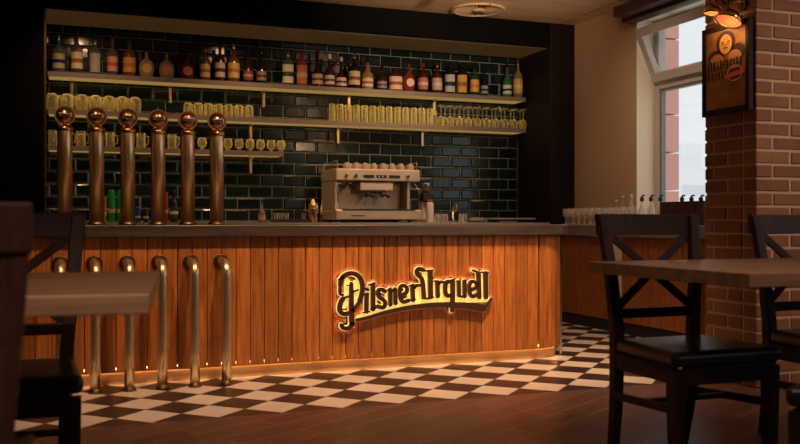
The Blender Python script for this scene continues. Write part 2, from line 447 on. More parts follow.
# ------------------------------------------------------------------ tiled wall
TX0, TX1 = -.12, 4.46
b = B(); tw, th_, gj = .2165, .1086, .0065
zb = .945
k = 0
while zb+k*th_ < 2.64:
    z0 = zb+k*th_+gj/2; z1 = min(zb+(k+1)*th_-gj/2, 2.64)
    x = TX1 - (tw if k % 2 == 0 else tw/2)
    xr = TX1
    while xr > TX0:
        xl = max(x, TX0)
        if xr-xl > .02:
            a = (xl+gj/2, xr-gj/2); tx, tz = random.gauss(0, .0009), random.gauss(0, .0007)
            # bevelled tile: rim and raised field
            bw = min(.013, (a[1]-a[0])/3)
            o1 = [(a[0], z0), (a[1], z0), (a[1], z1), (a[0], z1)]
            i1 = [(a[0]+bw, z0+.013), (a[1]-bw, z0+.013), (a[1]-bw, z1-.013), (a[0]+bw, z1-.013)]
            if z1-z0 > .04:
                vo = [b.bm.verts.new((p[0], YB-.004, p[1])) for p in o1]
                sg = ((-1,-1),(1,-1),(1,1),(-1,1))
                vi = [b.bm.verts.new((p[0], YB-.011+sg[q][0]*tx+sg[q][1]*tz, p[1])) for q, p in enumerate(i1)]
                vb = [b.bm.verts.new((p[0], YB+.004, p[1])) for p in o1]
                b.bm.faces.new(vi)
                for q in range(4):
                    b.bm.faces.new((vo[q], vo[(q+1)%4], vi[(q+1)%4], vi[q])); b.bm.faces.new((vb[q], vb[(q+1)%4], vo[(q+1)%4], vo[q]))
        xr = x; x -= tw
    k += 1
b.box(TX0, TX1, YB, YB+.012, .935, 2.64, idx=1)
struct(b.build('wall_back', [M['tile'], M['grout']]))

# ------------------------------------------------------------------ back bar surround
t = thing('back_bar_surround', 'black lacquered surround framing the tiled alcove behind the bar', 'shelving surround', (0, YU, 0))
def part(nm, m, par, *bx, bevel=.003, off=(0,0,0)):
    b = B()
    for q in bx: b.box(q[0]-off[0], q[1]-off[0], q[2]-off[1], q[3]-off[1], q[4]-off[2], q[5]-off[2])
    return b.build(nm, m, par, bevel=bevel)
OU = (0, YU, 0)
part('side_panel', M['black'], t, (-1.6, -.125, YU, YB, 0, ZC-.003), off=OU)
part('side_panel', M['blackside'], t, (4.475, XR-.003, YU, YB, 0, ZC-.003), off=OU)
part('fascia', M['black'], t, (-.125, 4.475, YU, YU+.06, 2.645, ZC-.002), off=OU)
sf = part('soffit', M['soffit'], t, (-.125, 4.475, YU+.06, YB, 2.645, 2.67), off=OU)
part('light_strip', M['ledsoft'], sf, (-.12, 4.47, YU+.065, YB-.05, 2.637, 2.644), off=OU, bevel=0)  # glowing sheet over the soffit stands for light falling on the wood
part('upright_trim', M['brassdark'], t, (-.125, -.105, YU-.004, YU+.012, .95, 2.64), off=OU)

# shelves
def shelf(label, x0, x1, zt, brx):
    t = thing('wall_shelf', label, 'shelf', (0, YB, zt), group='back bar shelves')
    off = (0, YB, zt)
    part('board', M['shelf'], t, (x0, x1, 8.03, YB-.012, zt-.032, zt), (x0, x1, 8.03, 8.036, zt-.042, zt-.031), off=off, bevel=.001)
    part('light_strip', M['ledhid'], t, (x0+.01, x1-.01, 8.0365, 8.0405, zt-.036, zt-.0325), off=off, bevel=0)
    part('light_strip', M['led'], t, (x0+.01, x1-.01, 8.042, 8.27, zt-.037, zt-.0325), off=off, bevel=0)  # wide glowing sheet stands for the lit underside of the board
    for p in brx:
        x = at(p, 0, 8.2).x
        part('bracket', M['brassp'], t, (x-.013, x+.013, 8.26, 8.288, zt-.19, zt-.0325), (x-.012, x+.012, 8.175, 8.288, zt-.055, zt-.0325), off=off)
XS0 = -.10; XS1 = at(526, 0, 8.03).x
Z1, Z2, Z3 = 2.198, 1.882, 1.578
shelf('long top wall shelf carrying the row of liquor bottles', XS0, XS1, Z1, (72, 171, 265, 351, 437))
shelf('long middle wall shelf carrying upturned tumblers and stem glasses', XS0, XS1, Z2, (60, 158, 252, 340, 425))
shelf('short lower wall shelf ending left of the coffee machine', XS0, at(284, 0, 8.03).x, Z3, (60, 158, 252))

# back counter
t = thing('back_counter', 'low back counter with pale stone top below the tiled wall', 'counter', (0, YU, 0))
part('worktop', M['stone'], t, (-.12, 4.47, YU+.005, YB-.013, .895, .93), off=OU)
part('cabinet_front', M['cabwood'], t, (-.12, 4.47, YU+.05, YB-.013, .0, .895), off=OU)
ZK = .93

# ------------------------------------------------------------------ bar counter
YP = 5.35
t = thing('bar_counter', 'long wooden plank bar with rounded right end and dark worktop', 'bar counter', (1, YP, 0))
OB = (1, YP, 0)
# plank cladding
b = B(); cx, cy, R = 3.05, YP+.28, .28
pw = .0857; x = 3.04-pw/2
def pl(px_, py_, ang, w):
    m_ = Matrix.Translation((px_-1, py_-YP, 0)) @ Matrix.Rotation(ang, 4, 'Z')
    b.box(-w/2+.0016, w/2-.0016, 0, .02, .075, .848, m_)
k = 0
while x > -1.5:
    pl(x, YP, 0, pw); x -= pw
na = 9
for k in range(na):
    a = -PI/2 + (k+.5)*(PI/2)/na
    pl(cx+R*math.cos(a), cy+R*math.sin(a), a+PI/2, R*(PI/2)/na*1.10)
for k in range(3): pl(cx+R, cy+.0+pw*(k+.5), PI/2, pw)
b.build('plank_front', M['plank'], t, bevel=.004, seg=2)
def path(off, xl=-1.5, yend=5.93, n=14):
    p = [(xl, YP+off)]
    for k in range(n+1):
        a = -PI/2 + k*(PI/2)/n; p.append((cx+(R-off)*math.cos(a), cy+(R-off)*math.sin(a)))
    p.append((cx+R-off, yend)); p.append((xl, yend)); return [(q[0]-1, q[1]-YP) for q in p]
b = B(); b.prismz(path(.034), .10, .846); b.build('carcass', M['plinth'], t)
b = B(); b.prismz(path(.034), 0.0, .062); b.build('base_board', M['base'], t)
b = B(); b.prismz(path(-.055, yend=6.02), .847, .918); b.build('worktop', M['slab'], t, bevel=.006)
b = B(); b.prismz(path(.006)[:-1]+[(-2.5, .02)] if 0 else [q for q in path(.022)[:16]]+[q for q in reversed(path(.033)[:16])], .086, .096); b.build('light_strip', M['ledbase'], t)
ta = -.46; tm = Matrix.Translation((cx+(R+.003)*math.cos(ta)-1, cy+(R+.003)*math.sin(ta)-YP, 0)) @ Matrix.Rotation(ta, 4, 'Z')
b = B(); b.box(-.006, .009, -.014, .014, .0, .846, tm); b.build('edge_trim', M['steel'], t)

# brass foot pipes in front
def pipe(x):
    pass
proto = thing('brass_pipe', '', 'pipe', (0, 5.16, 0), 0, 'bent brass pipes running from the bar front to the floor')
b = B(); arc = [(0, .185, .70), (0, .12, .70)]
for k in range(9):
    a = k/8*PI/2; arc.append((0, .07-.07*math.sin(a), .63+.07*math.cos(a)))
arc += [(0, 0, .4), (0, 0, .2), (0, 0, .002)]
b.tube(arc, .0275, 20); b.build('tube', M['brassp'], proto)
b = B(); b.disc((0, .186, .70), .046, .012); b.build('wall_flange', M['brassdark'], proto, bevel=.003)
b = B(); b.lathe([(.038, 0), (.038, .01), (.0295, .018), (.0295, .022)], n=20); b.build('floor_collar', M['brassdark'], proto)
for i in range(6):
    lb = 'bent brass pipe on the bar front, %s from the left%s' % (ORD[i+1], ', beside the bare planks' if i == 5 else '')
    if i == 0: proto['label'] = lb; proto.location.x = .0
    else: dup(proto, (.0+.1786*i, 5.16, 0), label=lb)

# beer tap columns
ZT_ = .918
tp = thing('beer_tap_column', '', 'beer tap', (0, 5.56, ZT_), 0, 'copper beer tap columns on the bar')
b = B(); b.lathe([(.054, 0), (.054, .008), (.046, .016), (.044, .02)], n=24); b.build('base_ring', M['brassdark'], tp)
b = B(); b.lathe([(.042, .014), (.042, .545), (.040, .557)], n=32); b.build('column', M['brass'], tp)
b = B(); b.lathe([(.046, .545), (.048, .553), (.048, .567), (.040, .577), (.028, .585)], n=28); b.build('collar', M['copper'], tp)
b = B(); prof = [(0, .583)] + [(.052*math.sin(a), .637-.054*math.cos(a)) for a in [PI*k/12 for k in range(1, 12)]] + [(0, .691)]
b.lathe(prof, n=28, sy=.8); hd = b.build('head', M['copper'], tp)
b = B()
n_ = 28
for k in range(n_):
    a0, a1 = 2*PI*k/n_, 2*PI*(k+1)/n_
    b.beam((.054*math.cos(a0), -.012, .637+.054*math.sin(a0)), (.054*math.cos(a1), -.012, .637+.054*math.sin(a1)), .007, .014)
b.build('rim', M['brass'], hd)
b = B(); b.box(-.036, .036, -.05, -.036, .627, .647); b.build('name_plate', M['steel'], hd, bevel=.003)
b = B(); b.box(-.028, .028, -.0515, -.0498, .634, .636); b.box(-.024, .02, -.0515, -.0498, .639, .641); b.build('lettering', M['machined'], hd)
b = B(); b.tube([(0, 0, .689), (0, 0, .712)], [.005, .002], 8); b.build('finial', M['brass'], tp)
for i in range(6):
    lb = 'copper beer tap column with round medallion head, %s from the left on the bar' % ORD[i+1]
    loc = (.024+.1755*i, 5.56, ZT_)
    if i == 0: tp['label'] = lb; tp.location = loc
    else: dup(tp, loc, label=lb)

# ------------------------------------------------------------------ illuminated sign
sg = thing('illuminated_sign', 'backlit brown and gold lettered sign with a swoosh on the bar front', 'sign', (2.13, YP-.012, .47))
OS = Vector((2.13, YP-.012, .47))
def q6(u, v): return (310+u/4, 240+v/4)
def q4(u, v): return (330+u/5.92, 260+v/5.92)
def q5(u, v): return (410+u/7.4, 255+v/7.4)
def loc2(p): w = at(p[0], p[1], YP-.03); return (w.x-OS.x, w.z-OS.z)
MPP = .0071    # metres per pixel across the sign
def stroke(b, pts, w, y0, y1, grow=0):
    """flat pen stroke: quads along the line with rounded joints"""
    P2 = [loc2(p) for p in pts]
    W = [(x if isinstance(w, (int, float)) else x) for x in (w if isinstance(w, (list, tuple)) else [w]*len(pts))]
    W = [x*MPP/2+grow for x in W]
    for i in range(len(P2)-1):
        (x0, z0), (x1, z1) = P2[i], P2[i+1]; d = math.hypot(x1-x0, z1-z0)
        if d < 1e-6: continue
        nx, nz = -(z1-z0)/d, (x1-x0)/d
        b.prism([(x0+nx*W[i], z0+nz*W[i]), (x1+nx*W[i+1], z1+nz*W[i+1]), (x1-nx*W[i+1], z1-nz*W[i+1]), (x0-nx*W[i], z0-nz*W[i])], y0, y1)
    for i, (x, z) in enumerate(P2):
        r = W[i]
        b.prism([(x+r*math.cos(2*PI*k/10), z+r*math.sin(2*PI*k/10)) for k in range(10)], y0+1e-4*((i%2)+1), y1-1e-4*((i%2)+1))
def sm(pts, n=4):
    """Catmull-Rom through pixel points"""
    out = []
    for i in range(len(pts)-1):
        p0 = pts[max(i-1, 0)]; p1 = pts[i]; p2 = pts[i+1]; p3 = pts[min(i+2, len(pts)-1)]
        for k in range(n):
            t_ = k/n
            out.append(tuple(.5*((2*p1[j])+(-p0[j]+p2[j])*t_+(2*p0[j]-5*p1[j]+4*p2[j]-p3[j])*t_*t_+(-p0[j]+3*p1[j]-3*p2[j]+p3[j])*t_**3) for j in (0, 1)))
    out.append(pts[-1]); return out
def G(q, *pts): return [q(*p) for p in pts]
def qa(u, v): return (360+u/8.886, 265+v/8.88)
def qb(u, v): return (420+u/8.88, 265+v/8.88)
def qc(u, v): return (332+u/6.34, 265+v/6.34)
letters = [
 ('P', [(sm(G(qc, (62,188), (46,178), (48,120), (60,80), (95,56), (135,54), (168,76), (186,120), (184,180), (165,235), (135,275), (118,290))), [3.0]*8+[4.6]*28+[3.4]*9),
        (G(qc, (42,92), (66,70)), 2.6), (G(qc, (118,118), (118,250), (120,380)), [4.0, 5.0, 4.8]), (G(qc, (92,128), (120,128)), 1.6),
        (sm(G(qc, (100,198), (66,212), (48,245), (44,285), (66,308), (96,306))), [2.4]*4+[4.6]*17),
        (sm(G(qc, (122,360), (112,388), (88,400), (64,396), (56,380))), 4.2),
        (G(qc, (120,172), (160,156)), 2.0)]),
 ('i', [(G(qa, (52,262), (50,410)), 4.4), (G(qa, (30,262), (66,250)), 2.0), (G(qa, (22,420), (78,412)), 1.8), (G(qa, (30,205), (62,218)), 3.4)]),
 ('l', [(G(qa, (108,180), (108,390)), 4.6), (G(qa, (76,176), (120,160)), 2.4), (G(qa, (90,392), (130,380)), 2.2)]),
 ('s', [(sm(G(qa, (212,232), (190,218), (160,222), (150,255), (172,288), (204,312), (216,346), (196,374), (150,366))), 4.3)]),
 ('n', [(G(qa, (260,220), (262,350)), 4.2), (G(qa, (240,222), (264,204)), 2.2), (G(qa, (266,238), (302,206)), 2.6), (G(qa, (303,214), (307,338)), 4.2), (G(qa, (296,340), (324,334)), 1.8)]),
 ('e', [(sm(G(qa, (362,268), (404,240), (408,204), (384,182), (356,190), (343,230), (350,290), (378,326), (424,312))), 4.0)]),
 ('r', [(G(qa, (458,188), (464,310)), 4.3), (G(qa, (434,184), (466,172)), 2.2), (G(qa, (470,204), (492,180), (518,180)), 3.4), (G(qa, (444,314), (486,306)), 1.8)]),
 ('U', [(sm(G(qa, (552,40), (516,34), (496,56), (506,86), (536,116), (550,160), (556,230), (560,286))), 4.4),
        (G(qb, (82,60), (84,170), (86,280)), 5.0), (G(qb, (8,52), (104,46)), 2.2), (G(qb, (14,292), (60,296), (104,284)), 2.6)]),
 ('r', [(G(qb, (146,150), (150,276)), 4.4), (G(qb, (118,142), (150,140)), 2.2), (G(qb, (156,168), (176,146), (196,150)), 3.0)]),
 ('q', [(sm(G(qb, (266,146), (232,150), (218,172), (216,236), (232,270), (268,266))), 4.4), (G(qb, (282,142), (282,290), (278,402)), [4.8, 4.8, 4.2])]),
 ('u', [(G(qb, (336,150), (338,268)), 4.2), (G(qb, (386,144), (388,276)), 4.4), (G(qb, (338,272), (362,280), (388,270)), 2.8), (G(qb, (318,142), (342,140)), 2.0)]),
 ('e', [(sm(G(qb, (440,220), (486,200), (492,168), (468,146), (440,152), (428,190), (434,250), (456,278), (496,262))), 4.0)]),
 ('l', [(G(qb, (510,72), (518,284)), 4.6), (G(qb, (462,46), (512,66)), 2.6)]),
 ('l', [(G(qb, (572,72), (576,284)), 4.8), (G(qb, (540,64), (594,66)), 2.4)]),
]
fills = [(G(qc, (95,100), (92,180), (76,260)), 5), (G(qc, (148,110), (148,210), (140,250)), 5), (G(qa, (80,220), (78,400)), 4), (G(qa, (136,230), (134,380)), 3), (G(qa, (232,250), (236,350)), 3), (G(qa, (284,240), (284,340)), 2),
         (G(qa, (326,230), (330,330)), 3), (G(qa, (430,200), (436,310)), 3), (G(qa, (500,210), (505,300)), 5), (G(qb, (40,70), (44,280)), 5), (G(qb, (122,160), (124,280)), 2), (G(qb, (184,180), (184,280)), 4), (G(qb, (246,180), (248,250)), 3), (G(qb, (310,160), (310,280)), 3),
         (G(qb, (362,160), (362,270)), 3), (G(qb, (408,160), (412,280)), 3), (G(qb, (460,190), (475,260)), 5), (G(qb, (545,80), (548,280)), 3)]
band = sm(G(q6, (186,318), (230,309), (300,288), (380,271), (450,262), (520,258), (580,259), (640,263), (690,271)), 4)
bw_ = [2.6+ (i/len(band))**1.5*4.2 for i in range(len(band))]
glowband = sm(G(q6, (192,312), (230,298), (300,275), (380,257), (450,246), (520,242), (580,240), (640,240), (716,238)), 4)
b = B()
for ch, st in letters:
    for pts, w in st: stroke(b, pts, w, -.016, -.004, .0155)
stroke(b, band, bw_, -.016, -.004, .012); stroke(b, glowband, 4.2, -.0165, -.0035, .006)
stroke(b, G(q6, (722,232), (692,278)), 3, -.016, -.004, .010)
b.build('backing_plate', M['signedge'], sg)
b = B()
for ch, st in letters:
    for pts, w in st: stroke(b, pts, w, -.022, -.017, .0025)
for pts, w in fills: stroke(b, pts, w, -.0217, -.0171, 0)
stroke(b, glowband, 4.6, -.0215, -.0172, 0)
b.build('light_panel', M['signglow'], sg)
b = B()
for ch, st in letters:
    for pts, w in st: stroke(b, pts, w, -.0038, -.0028, .004)
stroke(b, glowband, 4.6, -.0039, -.0027, 0)
b.build('halo_light', M['signhalo'], sg)
for ch, st in letters:
    b = B()
    for pts, w in st: stroke(b, pts, w, -.040, -.0222, -.0018)
    b.build('letter', M['signdark'], sg)
b = B(); stroke(b, band, bw_, -.036, -.0222, 0); stroke(b, G(q6, (722,234), (694,274)), 2.2, -.036, -.0222, 0); b.build('swoosh', M['signdark'], sg)

# ------------------------------------------------------------------ bottles on the top shelf
def bottle(kind, px, ytop, wpx, glass, cap, label_col, lab=None, Y=8.13, zb=Z1, name='liquor_bottle', label='', group='liquor bottles on the top shelf', lz=None):
    base = at(px, 0, Y); x = base.x
    tt = Y/(CA-SA*(px-400)/FPX)
    top = HC+(222-ytop)*tt/FPX; h = top-zb
    r = wpx*tt/FPX/2
    o = thing(name, label, 'bottle', (x, Y, zb), 0, group)
    if kind == 'round':
        body = [(r*.55, 0), (r*.85, h*.08), (r, h*.28), (r, h*.4), (r*.84, h*.58), (r*.45, h*.68), (r*.2, h*.72), (r*.2, h*.88)]
        sy = .6
    elif kind == 'square':
        body = [(r*.95, 0), (r*1.05, h*.03), (r*1.05, h*.68), (r*.9, h*.74), (r*.34, h*.80), (r*.32, h*.88)]; sy = .8
    elif kind == 'tall':
        body = [(r*.9, 0), (r, h*.03), (r, h*.58), (r*.93, h*.625), (r*.6, h*.675), (r*.34, h*.71), (r*.3, h*.76), (r*.28, h*.86)]; sy = 1
    elif kind == 'slim':
        body = [(r*.9, 0), (r, h*.03), (r, h*.46), (r*.85, h*.52), (r*.45, h*.59), (r*.32, h*.66), (r*.28, h*.86)]; sy = 1
    elif kind == 'bell':
        body = [(r*1.0, 0), (r*1.05, h*.04), (r*.95, h*.36), (r*.6, h*.45), (r*.32, h*.54), (r*.26, h*.86)]; sy = 1
    b = B(); b.lathe(body, n=20, sy=sy); bd = b.build('body', glass, o)
    rn = body[-1][0]
    b = B(); b.lathe([(rn*1.25, h*.85), (rn*1.3, h*.87), (rn*1.25, h*.99), (rn*.9, h)], n=12, sy=1); b.build('cap', cap, o)
    l0, l1 = lz or {'round': (.2, .52), 'square': (.08, .62), 'tall': (.12, .5), 'slim': (.1, .36), 'bell': (.08, .34)}[kind]
    if label_col is not None:
        def rad(zz):
            for (ra, za), (rb, zb_) in zip(body, body[1:]):
                if za <= zz <= zb_: return ra+(rb-ra)*(zz-za)/max(zb_-za, 1e-6)
            return body[-1][0]
        if kind == 'round':
            b = B(); b.disc((0, -r*sy*.93, h*.34), r*.62, .006); b.build('label', label_col, o)
        else:
            b = B(); zs = [h*(l0+(l1-l0)*k/4) for k in range(5)]
            b.lathe([(rad(z)+.0015, z) for z in zs], n=20, sy=sy if sy < 1 else 1, open_=True); b.build('label', label_col, o)
            b = B(); z0, z1 = h*(l0+(l1-l0)*.35), h*(l0+(l1-l0)*.6)
            b.lathe([(rad(z0)+.0028, z0), (rad(z1)+.0028, z1)], n=20, sy=sy, open_=True)
            b.build('label_band', lab or M['signdark'], o)
    return o
def LC(*c): return colmat(tuple(min(.85, round(q*1.2, 3)) for q in c), 'label')
def GC(*c): return colmat(c, 'gloss')
def CL(*c): return colmat(c, 'clear')
gold = colmat((.6,.4,.12), 'metal'); silv = M['steel']; dk = GC(.012,.008,.008); redc = GC(.25,.02,.015); blk = GC(.01,.01,.01)
amber = GC(.16,.055,.012); dred = GC(.07,.012,.008); brn = GC(.035,.014,.007)
BL = [
 ('tall', 58.5, 35, 11.7, CL(.75,.8,.8), silv, LC(.5,.4,.16), GC(.03,.03,.15), 'clear bottle with gold and blue label, leftmost on the top shelf'),
 ('tall', 77, 31, 11, CL(.7,.5,.35), brn, LC(.75,.62,.36), LC(.4,.08,.04), 'tallest left bottle with brown neck and cream base label'),
 ('square', 95, 40, 9.5, CL(.6,.75,.65), silv, LC(.35,.36,.3), LC(.45,.3,.28), 'straight pale green glass bottle with faint grey label'),
 ('tall', 112.5, 38, 10, CL(.8,.7,.6), redc, LC(.6,.3,.16), LC(.5,.06,.03), 'clear bottle with red and orange labels on the top shelf'),
 ('tall', 129.5, 39, 12, amber, brn, LC(.62,.26,.05), LC(.4,.15,.03), 'amber bottle with orange label left of the round bottles'),
 ('round', 146.5, 51, 15, GC(.35,.26,.14), gold, LC(.62,.36,.08), None, 'round squat bottle with golden disc label, left of the three round ones'),
 ('round', 166.7, 53, 15, GC(.35,.22,.14), gold, LC(.6,.22,.06), None, 'round squat bottle with orange disc label, middle of the three round ones'),
 ('round', 187, 54, 14.5, GC(.1,.016,.01), brn, LC(.5,.16,.05), None, 'round squat dark red bottle, right of the three round ones'),
 ('tall', 205, 48, 10, amber, gold, LC(.6,.42,.16), LC(.3,.1,.04), 'gold labelled bottle just right of the round bottles'),
 ('tall', 220, 44, 10, dred, dred, LC(.6,.45,.38), LC(.05,.02,.02), 'dark red bottle with white label and black emblem'),
 ('tall', 233.5, 44, 11.5, amber, gold, LC(.62,.42,.14), LC(.5,.15,.04), 'stout amber bottle with large ochre label, beside the dark red one'),
 ('slim', 248, 49, 9.5, brn, dk, LC(.25,.05,.03), LC(.5,.3,.2), 'slim dark bottle with small red label'),
 ('slim', 261.5, 49, 10, dk, dk, LC(.3,.16,.13), None, 'slim black bottle with pale narrow label, before the shelf gap'),
 ('square', 288, 52, 10.5, CL(.6,.7,.5), silv, LC(.66,.62,.42), LC(.03,.05,.03), 'square clear bottle with white label and dark lettering panel'),
 ('square', 302, 53, 10, GC(.25,.05,.03), redc, LC(.55,.14,.07), LC(.6,.35,.25), 'square bottle with red label beside the white labelled one'),
 ('bell', 317.5, 49, 11, brn, dred, LC(.6,.36,.16), None, 'bell shaped brown bottle with tan label and long neck'),
 ('slim', 329.5, 54, 10, dred, LC(.7,.66,.6), LC(.66,.56,.48), LC(.1,.03,.03), 'dark bottle with white cap and white round label'),
 ('bell', 341, 57, 11, brn, LC(.6,.45,.26), LC(.66,.46,.3), None, 'bell shaped dark bottle with pale neck and cream label'),
 ('tall', 354, 54, 12, dk, gold, LC(.6,.48,.28), LC(.2,.06,.03), 'wide shouldered black bottle with large cream label'),
 ('slim', 367.5, 58, 11.5, GC(.3,.17,.07), dk, LC(.6,.48,.26), LC(.3,.05,.03), 'bottle wrapped in gold netting with cream label'),
 ('slim', 382, 65, 10, brn, dk, LC(.25,.2,.2), None, 'short dark bottle with dull grey label, in the middle of the shelf'),
 ('square', 395.7, 68, 13, dred, brn, LC(.62,.45,.28), LC(.3,.05,.03), 'short broad red bottle with cream label'),
 ('round', 409, 64, 13, GC(.2,.03,.015), amber, LC(.65,.5,.42), None, 'squat round red bottle with small white label'),
 ('tall', 423, 63, 10, dred, redc, LC(.45,.16,.12), LC(.66,.5,.4), 'dark bottle with red cap and red round label'),
 ('tall', 437, 63, 10, dred, gold, LC(.55,.35,.3), LC(.66,.55,.5), 'dark red bottle with gold cap and round pinkish label'),
 ('square', 450, 63, 9.5, dk, dk, LC(.5,.46,.44), LC(.02,.02,.02), 'black square bottle with two grey label fields'),
 ('square', 462, 63, 9.5, dk, dk, LC(.65,.34,.05), LC(.3,.12,.02), 'black square bottle with bright orange label'),
 ('tall', 474.5, 64, 9, GC(.02,.05,.02), dk, LC(.65,.33,.06), LC(.5,.2,.04), 'dark green bottle with orange label'),
 ('slim', 484.5, 67, 7, dk, dk, LC(.3,.28,.28), blk, 'thin black bottle with tiny white marks, before the right gap'),
 ('slim', 507, 63, 8.5, GC(.04,.16,.02), dk, LC(.55,.55,.5), blk, 'green bottle with white round label near the shelf end'),
 ('tall', 518, 60, 9, GC(.22,.15,.05), gold, LC(.5,.32,.12), LC(.6,.5,.1), 'golden brown bottle, last at the right shelf end'),
]
for k, (kd, px, yt, w, g, c, l, lb2, lab) in enumerate(BL):
    bottle(kd, px, yt, w, g, c, l, lb2, label=lab, Y=8.13)

# ------------------------------------------------------------------ glasses
def glass_proto(kind):
    r = {'dome': .054, 'cup': .040, 'tumbler': .033, 'stem': .037, 'mug': .039, 'bulb': .042, 'small': .032}[kind]
    o = thing('drinking_glass', '', 'glass')
    b = B()
    if kind == 'dome':
        p = [(.043, 0), (.05, .02), (r, .06), (r, .09), (.048, .12), (.03, .138), (.012, .142), (0, .142)]
        b.lathe(p, n=16, open_=True); b.build('bowl', M['glass'], o)
    elif kind in ('cup',):
        b.lathe([(r, 0), (r*1.02, .05), (r*.95, .095), (r*.8, .112), (0, .112)], n=14, open_=True); b.build('bowl', M['glass'], o)
    elif kind == 'tumbler':
        b.lathe([(r, 0), (r*.98, .08), (r*.86, .155), (r*.8, .163), (0, .163)], n=12, open_=True); b.build('bowl', M['glass'], o)
    elif kind == 'stem':
        b.lathe([(r*.8, 0), (r, .03), (r, .055), (r*.7, .085), (.006, .10)], n=14, open_=True); b.build('bowl', M['glass'], o)
        b = B(); b.lathe([(.006, .10), (.0045, .14), (.0045, .185), (.01, .192), (r*.9, .198), (r*.9, .201)], n=14); b.build('stem', M['glass'], o)
    elif kind == 'mug':
        b.lathe([(.034, 0), (r, .01), (r, .10), (r*1.03, .135)], n=16, open_=True); b.lathe([(0, .003), (.034, .003)], n=16, open_=True); b.build('bowl', M['glass'], o)
        b = B(); b.tube([(r, 0, .11), (r+.02, 0, .105), (r+.026, 0, .075), (r+.02, 0, .04), (r, 0, .03)], .006, 8); b.build('handle', M['glass'], o)
    elif kind == 'bulb':
        b.lathe([(.02, 0), (.03, .004), (.012, .012), (.012, .02), (.036, .035), (r, .06), (r*.95, .085), (.030, .112)], n=16, open_=True); b.build('bowl', M['glass'], o)
    elif kind == 'small':
        b.lathe([(.024, 0), (.026, .006), (.006, .012), (.006, .06), (.026, .085), (r, .11), (.028, .152)], n=12, open_=True); b.build('bowl', M['glassdim'], o)
    return o
def row(kind, pxs, Y, zt, fmt, group, jx=0):
    pr = None
    for i, p in enumerate(pxs):
        x = at(p, 0, Y).x
        lab = fmt % ORD[i+1]
        if pr is None: pr = glass_proto(kind); pr.location = (x, Y, zt); pr['label'] = lab; pr['group'] = group
        else: dup(pr, (x+random.uniform(-jx, jx), Y, zt), label=lab, group=group)
def lin(a, b, n): return [a+(b-a)*i/(n-1) for i in range(n)]
row('dome', [52, 67, 82, 95.5, 109, 122, 135], 8.10, Z2, 'upturned rounded glass on the middle shelf, front row, %s from the left', 'rounded glasses at the left of the middle shelf')
row('dome', [61, 76, 90, 103, 116, 129], 8.225, Z2, 'upturned rounded glass on the middle shelf, back row, %s from the left', 'rounded glasses at the left of the middle shelf')
row('cup', lin(188, 249, 7), 8.10, Z2, 'short tumbler behind the right taps on the middle shelf, front row, %s from the left', 'short tumblers on the middle shelf')
row('cup', lin(192, 245, 6), 8.20, Z2, 'short tumbler behind the right taps on the middle shelf, back row, %s from the left', 'short tumblers on the middle shelf')
row('tumbler', lin(332, 430, 13), 8.09, Z2, 'tall upturned tumbler above the coffee machine, front row, %s from the left', 'tall tumblers above the coffee machine')
row('tumbler', lin(335, 434, 13), 8.17, Z2, 'tall upturned tumbler above the coffee machine, back row, %s from the left', 'tall tumblers above the coffee machine')
row('stem', lin(441, 523, 10), 8.09, Z2, 'upturned stem glass at the right of the middle shelf, front row, %s from the left', 'stem glasses at the right of the middle shelf')
row('stem', lin(445, 520, 9), 8.18, Z2, 'upturned stem glass at the right of the middle shelf, back row, %s from the left', 'stem glasses at the right of the middle shelf')
row('mug', [53, 67.5, 81, 96, 110, 125, 141, 156, 172], 8.12, Z3, 'handled glass mug on the lower shelf between the taps, %s from the left', 'glass mugs on the lower shelf')
row('bulb', [190, 202, 228, 239, 250, 260.5, 271, 281], 8.12, Z3, 'bulb shaped glass on the lower shelf, %s from the left', 'bulb glasses on the lower shelf')

# ------------------------------------------------------------------ things on the back counter
def tallcan(px, ytop, w, m, label, name='drinks_can', cat='can', Y=7.85, top=None):
    p = at(px, ytop, Y); tt = Y/(CA-SA*(px-400)/FPX); h = p.z-ZK; r = w*tt/FPX/2
    o = thing(name, label, cat, (p.x, Y, ZK))
    b = B(); b.lathe([(r*.9, 0), (r, .006), (r, h-.012), (r*.85, h-.003), (r*.8, h-.003)], n=20); b.build('body', m, o)
    b = B(); b.lathe([(r*.86, h-.004), (r*.86, h), (r*.6, h+.001)], n=20); b.build('lid', top or silv, o)
    b = B(); b.lathe([(r+.001, h*.30), (r+.001, h*.42)], n=20, open_=True); b.build('label_band', LC(.55,.4,.2), o); return o
tallcan(105, 197, 3.6, GC(.5,.22,.04), 'slim orange tube beside the two green cans')
tallcan(111.8, 190, 6.8, GC(.02,.34,.05), 'tall bright green can, left of the green pair')
tallcan(120.5, 190, 6.8, GC(.02,.30,.05), 'tall bright green can, right of the green pair', Y=7.86)
tallcan(138, 207, 5.5, GC(.02,.06,.35), 'short blue can behind the tap columns')
tallcan(146, 208, 5.8, GC(.03,.025,.05), 'short dark can right of the blue one')
tallcan(166.5, 192, 3.6, GC(.45,.05,.03), 'slim red tube beside the black bottle')
bottle('tall', 174, 190, 8, blk, blk, LC(.04,.035,.035), LC(.6,.6,.55), Y=7.85, zb=ZK, label='black bottle with white mark behind the taps', group='bottles standing on the back counter', name='bottle')
bottle('slim', 262, 201, 7, GC(.35,.12,.1), GC(.02,.12,.3), LC(.4,.2,.18), LC(.5,.4,.35), Y=7.82, zb=ZK, label='small pinkish bottle with blue cap left of the black tray', group='bottles standing on the back counter', name='bottle')
